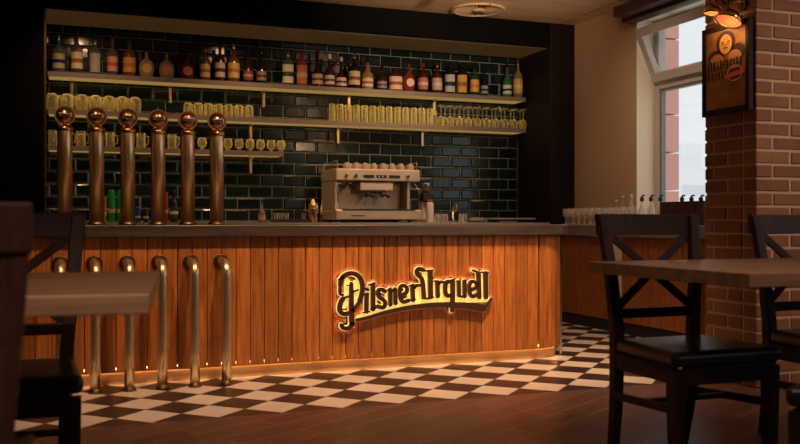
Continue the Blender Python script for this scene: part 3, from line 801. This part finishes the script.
# black tray with bits
t = thing('bar_tray', 'low black tray of small glasses left of the coffee machine', 'tray', (at(291, 0, 7.84).x, 7.84, ZK))
b = B(); b.box(-.16, .16, -.12, .12, 0, .008); b.box(-.16, .16, -.12, -.112, .008, .03); b.box(-.16, .16, .112, .12, .008, .03); b.box(-.16, -.152, -.112, .112, .008, .03); b.box(.152, .16, -.112, .112, .008, .03)
b.build('tray_body', M['machined'], t)
pr = None
for i, p in enumerate((276, 281, 286.5, 304)):
    x = at(p, 0, 7.80).x; lab = 'shot glass on the black tray, %s from the left' % ORD[i+1]
    if pr is None:
        b = B(); b.lathe([(.016, 0), (.022, .075)], n=12, open_=True); b.lathe([(0, .004), (.016, .004)], n=12, open_=True)
        pr = tag(b.build('shot_glass', M['glassdim']), lab, 'glass', 'shot glasses on the black tray'); pr.location = (x, 7.80, ZK+.009)
    else: c = pr.copy(); C.objects.link(c); c.location = (x, 7.80, ZK+.009); c['label'] = lab
# brass juice press / shakers left of the machine
t = thing('cocktail_shaker', 'brass cocktail shaker standing left of the coffee machine', 'shaker', (at(313, 0, 7.75).x, 7.75, ZK))
b = B(); b.lathe([(.028, 0), (.036, .01), (.042, .12), (.044, .13)], n=20); b.build('cup', M['brass'], t)
b = B(); b.lathe([(.044, .13), (.038, .16), (.022, .18), (.02, .20), (.01, .212), (0, .214)], n=20); b.build('lid', M['brass'], t)
t = thing('bar_spoon_jar', 'small brass jar of bar spoons beside the shaker', 'jar', (at(321.5, 0, 7.68).x-.02, 7.665, ZK))
b = B(); b.lathe([(.02, 0), (.024, .08)], n=16, open_=True); b.lathe([(0, .003), (.02, .003)], n=16, open_=True); b.build('cup', M['brassdark'], t)
for dx, hh in ((-.012, .17), (.006, .15), (.012, .185)):
    b = B(); b.tube([(dx*.3, 0, .006), (dx*2, .004, hh)], .0025, 6); b.lathe([(0, -.008), (.007, 0), (0, .008)], dx*2, .004, 8, z0=hh); b.build('spoon', M['brass'], t)

# ------------------------------------------------------------------ coffee machine
YM = 7.705; XM0 = at(336, 0, YM).x; XM1 = at(420, 0, YM).x
t = thing('coffee_machine', 'large cream steel espresso machine with cups on top, on the back counter', 'coffee machine', ((XM0+XM1)/2, YM, ZK))
W2 = (XM1-XM0)/2; DM = .50
def zp(y): return HC+(222-y)*8.16/FPX-ZK
b = B()
for sx in (-1, 1):
    for yy in (.06, DM-.06): b.lathe([(.022, 0), (.018, .028)], sx*(W2-.08), yy, 12)
b.build('foot', M['machined'], t)
b = B(); b.box(-W2, W2+.02, 0, DM, .027, zp(209.5)); b.build('base', M['machine'], t, bevel=.012)
b = B(); b.box(-W2+.06, W2-.05, -.004, .20, zp(210.5), zp(209)); b.build('drip_tray', M['machined'], t, bevel=.002)
b = B(); b.box(-W2+.005, W2-.06, .20, DM, zp(209.5), zp(181)); b.build('back_panel', M['machine'], t, bevel=.006)
b = B(); b.box(-W2+.002, -W2+.035, .05, .199, zp(209.5), zp(181)); b.build('side_column', M['machine'], t, bevel=.006)
b = B(); b.box(W2-.11, W2-.08, .05, .199, zp(209.5), zp(181)); b.build('side_column', M['machine'], t, bevel=.006)
b = B(); b.prism([(-W2, zp(181)), (W2, zp(181)), (W2, zp(169)), (-W2, zp(169))], 0, .02)
b.box(-W2, W2, .02, DM, zp(181), zp(169)); b.build('top_housing', M['machine'], t, bevel=.012, seg=3)
def mx(px): return at(px, 0, YM).x-(XM0+XM1)/2
b = B(); b.box(mx(361), mx(394), .02, .2, zp(190.5), zp(182)); b.build('group_cover', M['cream'], t, bevel=.01)
for px in (346.5, 356, 407.5):
    b = B(); b.disc((mx(px), .002, zp(176)), .020, .024, n=20, r2=.017); k_ = b.build('knob', M['steel'], t, bevel=.003)
    b = B(); b.disc((mx(px), -.0215, zp(176)), .010, .004, n=16); b.build('knob_cap', M['machined'], k_)
for a, c in ((363.5, 374), (376.5, 386.5), (389, 400)):
    b = B(); b.box(mx(a), mx(c), -.005, .002, zp(178), zp(175)); b.build('display', M['machined'], t, bevel=.001)
b = B()
for px in (379, 383): b.disc((mx(px), -.005, zp(176.5)), .007, .003, n=12)
b.build('button', M['white'], t)
for px in (342, 352, 370, 386):
    g_ = B(); g_.lathe([(.032, 0), (.034, -.035), (.026, -.045), (.012, -.05), (.012, -.062)], mx(px), .10, 18, z0=zp(190.5 if 361 < px < 394 else 181)); gh = g_.build('group_head', M['steel'], t)
    b = B(); z_ = zp(190.5 if 361 < px < 394 else 181)-.03; b.tube([(mx(px), .08, z_), (mx(px)+.0, .0, z_-.012), (mx(px), -.07, z_-.03)], [.008, .011, .013], 10); b.build('handle', M['machined'], gh)
b = B(); b.tube([(W2-.06, .04, zp(181)), (W2-.05, .0, zp(184)), (W2-.02, -.02, zp(190)), (W2-.015, -.02, zp(204))], .005, 8); b.build('steam_wand', M['steel'], t)
b = B(); b.tube([(-W2+.02, .02, zp(181)), (-W2+.012, -.01, zp(186)), (-W2+.012, -.02, zp(203))], .005, 8); b.build('steam_wand', M['steel'], t)
b = B(); b.disc((mx(373), .20, zp(204)), .016, .008, n=20); b.build('gauge', M['white'], t)
b = B(); b.box(mx(351), mx(365), -.002, .002, zp(216.3), zp(215.3)); b.build('lettering', M['machined'], t)
b = B()
for x0, y0 in ((-W2+.02, .03), (W2-.02, .03), (-W2+.02, DM-.04), (W2-.02, DM-.04)): b.tube([(x0, y0, zp(169)-.002), (x0, y0, zp(160.5))], .005, 8)
zr = zp(161.5)
b.tube([(-W2+.02, DM-.04, zr), (W2-.02, DM-.04, zr)], .004, 8); b.tube([(-W2+.02, .03, zr), (-W2+.02, DM-.04, zr)], .004, 8); b.tube([(W2-.02, .03, zr), (W2-.02, DM-.04, zr)], .004, 8)
b.build('cup_rail', M['steel'], t)
cpr = None
for r_, (yy, xs) in enumerate(((.10, [347, 356, 365, 374, 383, 392, 401, 410.5]), (.22, [350, 359, 368, 386, 399, 409]))):
    for i, p in enumerate(xs):
        x = at(p, 0, YM+yy).x; lab = 'white coffee cup upside down on the coffee machine, %s row, %s from the left' % (('front', 'rear')[r_], ORD[i+1])
        z_ = ZK+zp(169)+.001
        if cpr is None:
            cpr = thing('coffee_cup', lab, 'cup', (x, YM+yy, z_), PI/2, 'coffee cups on the coffee machine')
            b = B(); b.lathe([(.038, 0), (.037, .02), (.030, .045), (.018, .055), (.018, .06), (0, .059)], n=20, open_=True); b.build('cup_body', M['cup'], cpr)
            b = B(); b.tube([(.035, 0, .015), (.052, 0, .02), (.050, 0, .036), (.032, 0, .042)], .004, 8); b.build('handle', M['cup'], cpr)
        else: dup(cpr, (x, YM+yy, z_), PI/2+random.uniform(-.3, .3), label=lab)

# coffee grinder beside the machine
XG = at(424, 0, 7.86).x+.05
t = thing('coffee_grinder', 'small grey coffee grinder with black hopper right of the espresso machine', 'coffee grinder', (XG, 7.90, ZK))
b = B(); b.box(-.07, .06, -.10, .12, 0, .03); b.box(-.055, .045, .0, .1, .03, .2); b.build('body', M['machine'], t, bevel=.01)
b = B(); b.box(-.06, .05, -.05, .1, .2, .28); b.build('hopper', M['machined'], t, bevel=.01)
b = B(); b.lathe([(.035, .28), (.05, .37), (.048, .375), (.01, .382)], 0, .03, 18); b.build('lid', M['steel'], t)
b = B(); b.beam((-.005, -.06, .15), (-.005, .0, .17), .05, .03, (0,0,1)); b.build('spout', M['steel'], t)
t = thing('milk_jug', 'white cylindrical jug with red rim right of the coffee machine', 'jug', (at(430, 0, 7.72).x, 7.72, ZK))
b = B(); b.lathe([(.034, 0), (.036, .01), (.034, .17), (.026, .19)], n=20); b.build('body', M['white'], t)
b = B(); b.lathe([(.027, .19), (.028, .20), (.02, .215)], n=20); b.build('rim', GC(.35,.08,.05), t)
# sink tap and small glasses
t = thing('sink_tap', 'shiny curved chrome tap standing right of the grinder', 'tap', (at(453, 0, 7.9).x, 7.9, ZK))
b = B(); b.lathe([(.024, 0), (.02, .02), (.016, .03), (.014, .12)], n=16); b.build('base', M['steel'], t)
b = B(); b.tube([(0, 0, .11), (0, -.01, .15), (-.005, -.05, .175), (-.01, -.10, .165), (-.01, -.12, .13)], .010, 10); b.build('spout', M['steel'], t)
b = B(); b.tube([(.014, 0, .10), (.05, 0, .14)], .006, 8); b.build('lever', M['steel'], t)
pr = None
for i, (p, Y) in enumerate(((436.5, 7.76), (441, 7.80), (445.5, 7.76), (461, 7.80), (464.5, 7.86))):
    x = at(p, 0, Y).x; lab = 'tiny upturned glass by the sink tap, %s from the left' % ORD[i+1]
    if pr is None:
        b = B(); b.lathe([(.026, 0), (.022, .07), (.018, .078), (0, .078)], n=14, open_=True); pr = tag(b.build('small_glass', M['glassdim']), lab, 'glass', 'small glasses by the sink tap'); pr.location = (x, Y, ZK+.001)
    else: c = pr.copy(); C.objects.link(c); c.location = (x, Y, ZK+.001); c['label'] = lab
t = thing('fruit_bowl', 'low pale dish of garnish slices on the back counter', 'dish', (at(476, 0, 7.85).x, 7.85, ZK))
b = B(); b.lathe([(.06, 0), (.10, .02), (.115, .035), (.10, .028), (0, .02)], n=24); b.build('dish', M['stone'], t)
b = B()
for k in range(9):
    a = k*2.4; r = .02+.008*k; b.lathe([(0, 0), (.018, .006), (.018, .014), (0, .02)], r*math.cos(a), r*math.sin(a), 10, z0=.03)
b.build('garnish', LC(.5,.25,.1), t)
t = thing('serving_plate', 'long flat pale tray near the right end of the back counter', 'tray', (at(512, 0, 7.95).x, 7.95, ZK))
b = B(); b.box(-.26, .20, -.13, .13, .03, .045); b.build('board', M['stone'], t, bevel=.006)
b = B()
for sx in (-.2, .15):
    b.box(sx-.015, sx+.015, -.1, .1, 0, .03)
b.build('foot', M['machined'], t)

# ------------------------------------------------------------------ side counter under the window
XC = 4.38
t = thing('side_counter', 'wood fronted side counter with pale worktop below the window', 'counter', (XC, 6.4, 0))
OC = (XC, 6.4, 0)
YS0 = atx(692, 0, XC).y; YS1 = YU-.004
part('worktop', M['slab_side'], t, (XC-.03, XR-.004, YS0-.02, YS1, .808, .908), off=OC, bevel=.005)
part('plinth', M['plinth'], t, (XC+.012, XR-.004, YS0+.01, YS1, 0, .095), off=OC)
yy = YS1; k = 0
while yy > YS0+.05:
    y2 = max(yy-.42, YS0)
    part('door', M['cabwood'], t, (XC, XC+.02, y2+.003, yy-.003, .10, .803), off=OC, bevel=.002); yy = y2; k += 1
part('carcass', M['cabwood'], t, (XC+.021, XR-.004, YS0, YS1, .095, .807), off=OC)
ya, yb = atx(622, 0, XC).y, atx(612, 0, XC).y
part('corner_post', M['white'], t, (XC-.012, XC-.0005, ya, yb, .0, .806), off=OC)
ya, yb = atx(692, 0, XC).y, atx(688, 0, XC).y
part('end_trim', M['base'], t, (XC-.012, XC-.0005, ya, yb, .1, .806), off=OC)
ZS = .908
pr = None; n1 = 0
for r_, X in enumerate((4.46, 4.56, 4.65)):
    pxs = lin(566+r_*2, 634-r_*5, 12)
    for i, p in enumerate(pxs):
        pp = atx(p, 0, X); lab = 'small stem glass on the side counter, %s row, %s from the left' % (('front', 'middle', 'rear')[r_], ORD[i+1])
        if pr is None: pr = glass_proto('small'); pr.location = (X, pp.y, ZS+.001); pr['label'] = lab; pr['group'] = 'small stem glasses on the side counter'
        else: dup(pr, (X, pp.y, ZS+.001), label=lab, group='small stem glasses on the side counter')
# carafes and dark topped bottles
pr = None
for i, (p, yt) in enumerate(((616, 201), (623, 197), (631, 195.5))):
    pp = atx(p, yt, 4.70); h = pp.z-ZS
    t = thing('glass_carafe', 'slender clear carafe at the window, %s from the left' % ORD[i+1], 'carafe', (4.70, pp.y, ZS+.001), 0, 'clear carafes at the window')
    b = B(); b.lathe([(.026, 0), (.03, .01), (.028, h*.55), (.012, h*.75), (.012, h*.95), (.016, h)], n=14, open_=True); b.build('body', M['glassdim'], t)
    b = B(); b.lathe([(.0, h*.93), (.010, h*.93), (.012, h+.004), (0, h+.01)], n=10); b.build('stopper', M['white'], t)
for i, p in enumerate((642, 651, 660.5, 682, 691.5, 701)):
    pp = atx(p, 195.5, 4.67); h = pp.z-ZS
    t = thing('syrup_bottle', 'pale bottle with dark pourer on the side counter, %s from the left' % ORD[i+1], 'bottle', (4.67, pp.y, ZS+.001), 0, 'bottles with dark pourers before the window')
    b = B(); b.lathe([(.028, 0), (.031, .01), (.031, h*.5), (.013, h*.68), (.013, h*.82)], n=14); b.build('body', M['glassdim'], t)
    b = B(); b.lathe([(.016, h*.80), (.018, h*.90), (.012, h*.95)], n=12); b.tube([(0, 0, h*.94), (0, -.004, h*.985), (.0, -.022, h*1.0), (0, -.034, h*.985)], .007, 8); b.build('pourer', M['machined'], t)
ys = [atx(p, 0, 4.50).y for p in lin(661, 705, 6)]
for i in range(5):
    y0, y1 = ys[i+1], ys[i]; hh = .185
    t = thing('wooden_canister', 'dark brown upright canister in front of the window, %s from the left' % ORD[i+1], 'canister', (4.53, (y0+y1)/2, ZS+.001), 0, 'dark canisters before the window')
    w_ = (y1-y0)/2-.003
    b = B(); b.box(-.045, .045, -w_, w_, 0, hh-.012); b.build('body', M['beam'], t, bevel=.006)
    b = B(); b.box(-.047, .047, -w_-.001, w_+.001, hh-.012, hh); b.build('lid', M['chair'], t, bevel=.004)

# ------------------------------------------------------------------ poster on the pillar and its lamps
PXF = PX0-.03; py0, py1 = 4.005, 4.40; pz0, pz1 = 1.565, 2.09
t = thing('framed_poster', 'framed brown poster of a man above bold lettering on the brick pillar', 'poster', (PX0, (py0+py1)/2, pz0))
OP = (PX0, (py0+py1)/2, pz0)
b = B()
for q in ((PX0-.04, PX0-.006, py0, py0+.03, pz0, pz1), (PX0-.04, PX0-.006, py1-.03, py1, pz0, pz1), (PX0-.04, PX0-.006, py0+.03, py1-.03, pz0, pz0+.035), (PX0-.04, PX0-.006, py0+.03, py1-.03, pz1-.03, pz1)):
    b.box(q[0]-OP[0], q[1]-OP[0], q[2]-OP[1], q[3]-OP[1], q[4]-OP[2], q[5]-OP[2])
b.build('frame', M['framewood'], t, bevel=.004)
sheetm = N('poster_sheet'); nn = sheetm.noise(sheetm.coords(), 9, 5, .6)
sheetm.base(sheetm.ramp(nn, (.3, (.17,.075,.025)), (.7, (.42,.22,.075)))); sheetm.rough(.45)
part('sheet', sheetm.m, t, (PXF, PXF+.022, py0+.03, py1-.03, pz0+.035, pz1-.03), off=OP, bevel=0)
pw_, ph_ = (py1-py0-.06), (pz1-pz0-.065)
def onp(u, v):   # u 0..1 left->right in view, v 0..1 top->bottom
    return ((py1-.03-u*pw_)-OP[1], (pz1-.03-v*ph_)-OP[2])
def flat(nm, m, polys, lift):
    b = B()
    for poly in polys:
        x0 = PXF-lift-OP[0]
        P_ = [onp(*q) for q in poly]
        a = [b.bm.verts.new((x0, q[0], q[1])) for q in P_]; c = [b.bm.verts.new((x0+.0006, q[0], q[1])) for q in P_]
        b.bm.faces.new(a); b.bm.faces.new(c[::-1])
        for k in range(len(a)): b.bm.faces.new((a[k], a[(k+1)%len(a)], c[(k+1)%len(a)], c[k]))
    return b.build(nm, m, t)
def ell(u, v, a, c, n=20, rot=0): return [(u+a*math.cos(2*PI*k/n), v+c*math.sin(2*PI*k/n)) for k in range(n)]
face = LC(.72,.42,.12); dark = LC(.05,.022,.012); shirt = LC(.5,.26,.10)
flat('printed_hair', dark, [ell(.50, .17, .24, .15), ell(.25, .34, .2, .10), ell(.8, .32, .18, .11)], .001)
flat('printed_face', face, [ell(.50, .19, .155, .125)], .002)
flat('printed_shoulders', shirt, [ell(.28, .38, .17, .085), ell(.72, .37, .17, .085)], .002)
flat('printed_features', LC(.25,.1,.03), [ell(.50, .195, .11, .006), ell(.5, .235, .07, .012), ell(.43, .165, .04, .012), ell(.58, .165, .04, .012)], .003)
random.seed(3); strokes = []
for rw, (v0, v1) in enumerate(((.385, .505), (.53, .63))):
    u = .05
    while u < (.93 if rw == 0 else .5):
        wv = random.uniform(.045, .075)
        strokes.append([(u, v0+random.uniform(-.012, .012)), (u+wv*.8, v0), (u+wv*.7, v1), (u+.005, v1+random.uniform(-.012, .012))])
        if random.random() < .7: m_ = random.uniform(v0+.02, v1-.02); strokes.append([(u, m_), (u+wv, m_-.012), (u+wv, m_+.008), (u, m_+.02)])
        u += wv+.022
flat('printed_lettering', dark, strokes, .003)
flat('badge', dark, [ell(.74, .58, .21, .115, 28)], .0045)
flat('badge_ring', LC(.55,.38,.2), [[(.74+a*math.cos(2*PI*k/28), .58+a*.55*math.sin(2*PI*k/28)) for k in (j_, j_+1)]+[(.74+(a-.025)*math.cos(2*PI*k/28), .58+(a-.025)*.55*math.sin(2*PI*k/28)) for k in (j_+1, j_)] for j_ in range(28) for a in (.19,)], .006)
flat('badge_band', LC(.60,.10,.045), [[(.50, .585), (.97, .545), (.97, .60), (.50, .64)]], .0075)
flat('badge_lettering', LC(.45,.3,.2), [[(.62, .50), (.86, .49), (.86, .51), (.62, .52)], [(.66, .66), (.83, .65), (.83, .665), (.66, .675)]], .006)

def wlamp(label, x, y, z, r, tilt):
    t = thing('wall_lamp', label, 'lamp', (PX0, y, z), group='copper lamps above the poster')
    dx = x-PX0
    Tm = Matrix.Translation((dx, 0, 0)) @ Matrix.Rotation(tilt, 4, 'Y')
    def tl(b):
        for v in b.bm.verts: v.co = Tm @ v.co
    b = B(); b.lathe([(r, 0), (r*.93, r*.35), (r*.6, r*.75), (r*.25, r*.9), (0, r*.92)], n=28, open_=True); tl(b); sh = b.build('shade', M['copper'], t)
    md = sh.modifiers.new('solid', 'SOLIDIFY'); md.thickness = .002
    b = B(); b.lathe([(0, r*.10), (r*.9, r*.12)], n=24, open_=True); tl(b); b.build('diffuser', M['bulb'], t)
    b = B(); b.tube([(dx, 0, r*.85), (dx*.75, 0, r*1.6), (dx*.35, 0, r*1.6), (-.002, 0, r*1.3)], .007, 10); b.build('arm', M['brassdark'], t)
    b = B(); b.disc((-.001, 0, r*1.3), .03, .012, (-1, 0, 0), 20); b.build('wall_plate', M['brassdark'], t)
    lamp('lamp_light', 'POINT', (x-.0, y, z-.07), .55, (1,.5,.2), shadow_soft_size=.03)
wlamp('copper dome lamp on the brick pillar, the left one above the poster', 3.56, 4.235, 2.150, .055, .1)
wlamp('copper dome lamp on the brick pillar, the right one above the poster', 3.55, 4.09, 2.072, .078, .45)

# ------------------------------------------------------------------ ceiling vent
t = thing('ceiling_vent', 'round slatted vent in the ceiling above the bar', 'vent', (3.567, 7.385, ZC))
b = B(); n_ = 40
b.lathe([(.25, -.002), (.25, -.012), (.225, -.018), (.215, -.012), (.215, -.002)], n=n_, open_=True); b.build('rim', M['ceil'], t)
b = B(); b.lathe([(.06, -.001), (.06, -.02), (0, -.022)], n=24, open_=True)
for k in range(30):
    a = 2*PI*k/30
    m_ = Matrix.Rotation(a, 4, 'Z') @ Matrix.Translation((.14, 0, -.010)) @ Matrix.Rotation(.7, 4, 'X')
    b.box(-.08, .075, -.006, .006, -.001, .001, m_)
b.build('vane', M['ceil'], t)
b = B(); b.lathe([(0, -.0015), (.215, -.0015)], n=n_, open_=True); b.build('duct_opening', M['plinth'], t)

# ------------------------------------------------------------------ chairs
def make_chair(label):
    t = thing('dining_chair', label, 'chair', group='cross back chairs')
    m = M['chair']
    for s in (-1, 1):
        b = B(); b.sweep([(s*.172, .265, 0), (s*.18, .232, .18), (s*.186, .215, .40), (s*.188, .215, .50), (s*.207, .228, .72), (s*.225, .262, .962)], [.038, .042, .046, .046, .046, .046], [.036, .04, .045, .045, .036, .028]); b.build('leg', m, t, bevel=.004)
        b = B(); b.sweep([(s*.215, -.19, 0), (s*.215, -.19, .25), (s*.215, -.19, .40)], [.038, .048, .052], [.038, .048, .052]); b.build('leg', m, t, bevel=.004)
    b = B()
    ns = 8; r0 = []
    for k in range(ns+1):    # slightly bowed top rail
        u = -1+2*k/ns; x = u*.248; bow = .012*(1-u*u)
        r0.append([(x, .246+bow, .882), (x, .274+bow, .882), (x, .286+bow, .968), (x, .260+bow, .968)])
    vs = [[b.bm.verts.new(p) for p in q] for q in r0]
    for a, c in zip(vs, vs[1:]):
        for k in range(4): b.bm.faces.new((a[k], a[(k+1)%4], c[(k+1)%4], c[k]))
    b.bm.faces.new(vs[0]); b.bm.faces.new(vs[-1][::-1]); b.build('top_rail', m, t, bevel=.004)
    b = B(); b.beam((-.19, .219, .565), (.19, .219, .565), .04, .022); b.build('lower_rail', m, t, bevel=.003)
    b = B(); b.beam((-.192, .222, .58), (.198, .258, .886), .034, .014); b.build('cross_slat', m, t, bevel=.003)
    b = B(); b.beam((.192, .2225, .58), (-.198, .2585, .886), .034, .0143); b.build('cross_slat', m, t, bevel=.003)
    b = B(); b.box(-.19, .19, -.212, -.19, .345, .41); b.box(-.17, .17, .20, .22, .345, .41)
    for s in (-1, 1):
        x0, x1 = (s*.195-.011, s*.195+.011)
        b.box(x0, x1, -.165, .195, .345, .41)
    b.build('seat_frame', m, t, bevel=.003)
    b = B(); b.prismz([(-.25, -.225), (.25, -.225), (.212, .192), (-.212, .192)], .411, .47); st = b.build('seat', M['leather'], t, bevel=.024, seg=4)
    for s in (-1, 1):
        b = B(); b.beam((s*.213, -.17, .255), (s*.192, .215, .235), .03, .022, (1, 0, 0)); b.build('stretcher', m, t, bevel=.003)
    b = B(); b.beam((-.205, .03, .246), (.205, .03, .246), .028, .02, (0, 0, 1)); b.build('stretcher', m, t, bevel=.003)
    return t
c1 = make_chair('dark cross back chair pushed under the right table, nearest the side counter')
c1.location = (2.285, 2.845, 0); c1.rotation_euler = (0, 0, 0)
dup(c1, (3.08, 2.86, 0), 0, 'dark cross back chair at the right table, directly before the brick pillar')
dup(c1, (2.235, 1.885, 0), PI+math.radians(25), 'dark chair turned askew at the near side of the right table')
dup(c1, (-.174, 3.11, 0), math.radians(-2), 'dark cross back chair behind the left table')
dup(c1, (-.292, 1.92, 0), PI, 'dark wooden chair at the near side of the left table, seen from behind')

# ------------------------------------------------------------------ tables
def table(label, loc, rz, x0, x1, y0, y1, peds, zt=.78, th=.044, pyo=0):
    t = thing('dining_table', label, 'table', loc, rz, 'rectangular pub tables')
    b = B(); b.box(x0, x1, y0, y1, zt-th, zt); b.build('tabletop', M['table'], t, bevel=.003)
    for p in peds:
        b = B(); b.lathe([(.17, 0), (.17, .008), (.05, .03), (.035, .05), (.035, .70), (.06, .71), (.12, .715), (.12, zt-th-.0005)], p, (y0+y1)/2+pyo, 28); b.build('pedestal', M['machined'], t)
    return t
# right table: left edge at x = 1.937
table('brown wooden table beside the brick pillar with dark chairs around it', (2.75, 2.58, 0), 0, -.813, .81, -.44, .44, (-.07,), pyo=-.13)
# left table: near right corner at (.176, 1.993)
rz = math.radians(-7.1); W_, D_ = 1.3, .92
cxl = Vector((.18, 1.995)); 
def rot(v, a): return Vector((v[0]*math.cos(a)-v[1]*math.sin(a), v[0]*math.sin(a)+v[1]*math.cos(a)))
cc = cxl - rot((W_/2, -D_/2), rz)
table('brown wooden table standing before the brass pipes and tap columns', (cc.x, cc.y, 0), rz, -W_/2, W_/2, -D_/2, D_/2, (-.15,))

# ------------------------------------------------------------------ ceiling spotlights (unseen fixtures, added to light the room)
sp = None
W1, W2c = (1,.60,.32), (1,.74,.54)
SPOTS = [  # x, y, power, cone in degrees, aimed at, colour
 (-.1, 3.9, 80, 75, (-.1, 5.3, .3), W1), (1.1, 3.9, 150, 75, (1.1, 5.2, .2), W1), (2.3, 3.9, 270, 75, (2.4, 5.2, .2), W1), (2.75, 4.2, 150, 55, (3.1, 5.5, .2), W1),
 (.5, 1.4, 70, 80, (.9, 2.6, 0), W2c), (2.0, 1.2, 90, 80, (2.0, 2.4, 0), W2c),
 (.2, 6.9, 36, 80, (.3, 8.0, 1.7), W1), (1.6, 6.9, 46, 80, (1.7, 8.0, 1.7), W1), (3.0, 6.7, 85, 80, (2.9, 7.9, 1.4), W1),
 (-.5, -.6, 260, 30, (.0, 2.1, .7), W2c), (4.3, -.4, 95, 44, (3.95, 3.9, 1.1), W1), (4.2, 2.0, 110, 75, (4.0, 4.0, 1.0), W1), (3.7, 5.6, 50, 120, (4.6, 6.8, .8), W2c)]
for i, (x, y, pw2, cone, tg, colr) in enumerate(SPOTS):
    if sp is None:
        sp = thing('ceiling_spotlight', '', 'spotlight', (x, y, ZC), 0, 'ceiling spotlights')
        b = B(); b.lathe([(.05, -.001), (.05, -.02), (.04, -.09), (.045, -.10)], n=20, open_=True); b.build('housing', M['machined'], sp)
        b = B(); b.lathe([(0, -.06), (.038, -.062)], n=20, open_=True); b.build('bulb', M['bulb'], sp)
        o = sp
    else: o = dup(sp, (x, y, ZC))
    o['label'] = 'small black ceiling spotlight ' + ('over the pipes in front of the bar', 'over the planks left of the sign', 'over the sign', 'over the rounded bar end', 'over the floor between the tables, left one',
        'over the floor between the tables, right one', 'behind the bar over the taps', 'behind the bar left of the coffee machine', 'behind the bar over the coffee machine',
        'behind the camera, aimed at the left table', 'behind the camera, aimed at the brick pillar', 'over the right table, beside the pillar', 'over the side counter under the window')[i]
    d = Vector(tg)-Vector((x, y, ZC-.12))
    lamp('spot_light', 'SPOT', (x, y, ZC-.12), pw2, colr, d.to_track_quat('-Z', 'Y').to_euler(), spot_size=math.radians(cone), spot_blend=1.0, shadow_soft_size=.05)
t = thing('pendant_uplight', 'pendant uplight outside the frame washing the ceiling over the bar', 'lamp', (2.9, 4.5, ZC))  # unseen lamp put in to brighten the ceiling
b = B(); b.lathe([(.03, -.50), (.09, -.44), (.10, -.40)], n=24, open_=True); b.build('shade', M['machined'], t)
b = B(); b.tube([(0, 0, -.002), (0, 0, -.48)], .004, 8); b.build('rod', M['machined'], t)
b = B(); b.lathe([(0, -.45), (.06, -.445)], 0, 0, 20, open_=True); b.build('bulb', M['bulb'], t)
d = Vector((3.3, 6.7, ZC))-Vector((2.9, 4.56, ZC-.40))
lamp('spot_light', 'SPOT', (2.9, 4.56, ZC-.40), 480, (1,.7,.45), d.to_track_quat('-Z', 'Y').to_euler(), spot_size=math.radians(60), spot_blend=1, shadow_soft_size=.05)

# ------------------------------------------------------------------ daylight
w = bpy.data.worlds.new('world'); S.world = w; w.use_nodes = True
bg = w.node_tree.nodes['Background']; bg.inputs[0].default_value = (.86, .89, .93, 1); bg.inputs[1].default_value = 1.08
# light portals help sample the real window openings
for (a0, a1, z0, z1) in openings:
    l = lamp('window_portal', 'AREA', (XR+.29, (a0+a1)/2, (z0+z1)/2), 1, (1,1,1), (0, PI/2, 0), shape='RECTANGLE', size=z1-z0, size_y=a1-a0)
    l.data.cycles.is_portal = True
S.cycles.use_denoising = True
S.cycles.max_bounces = 8; S.cycles.transparent_max_bounces = 24
S.cycles.sample_clamp_indirect = 4
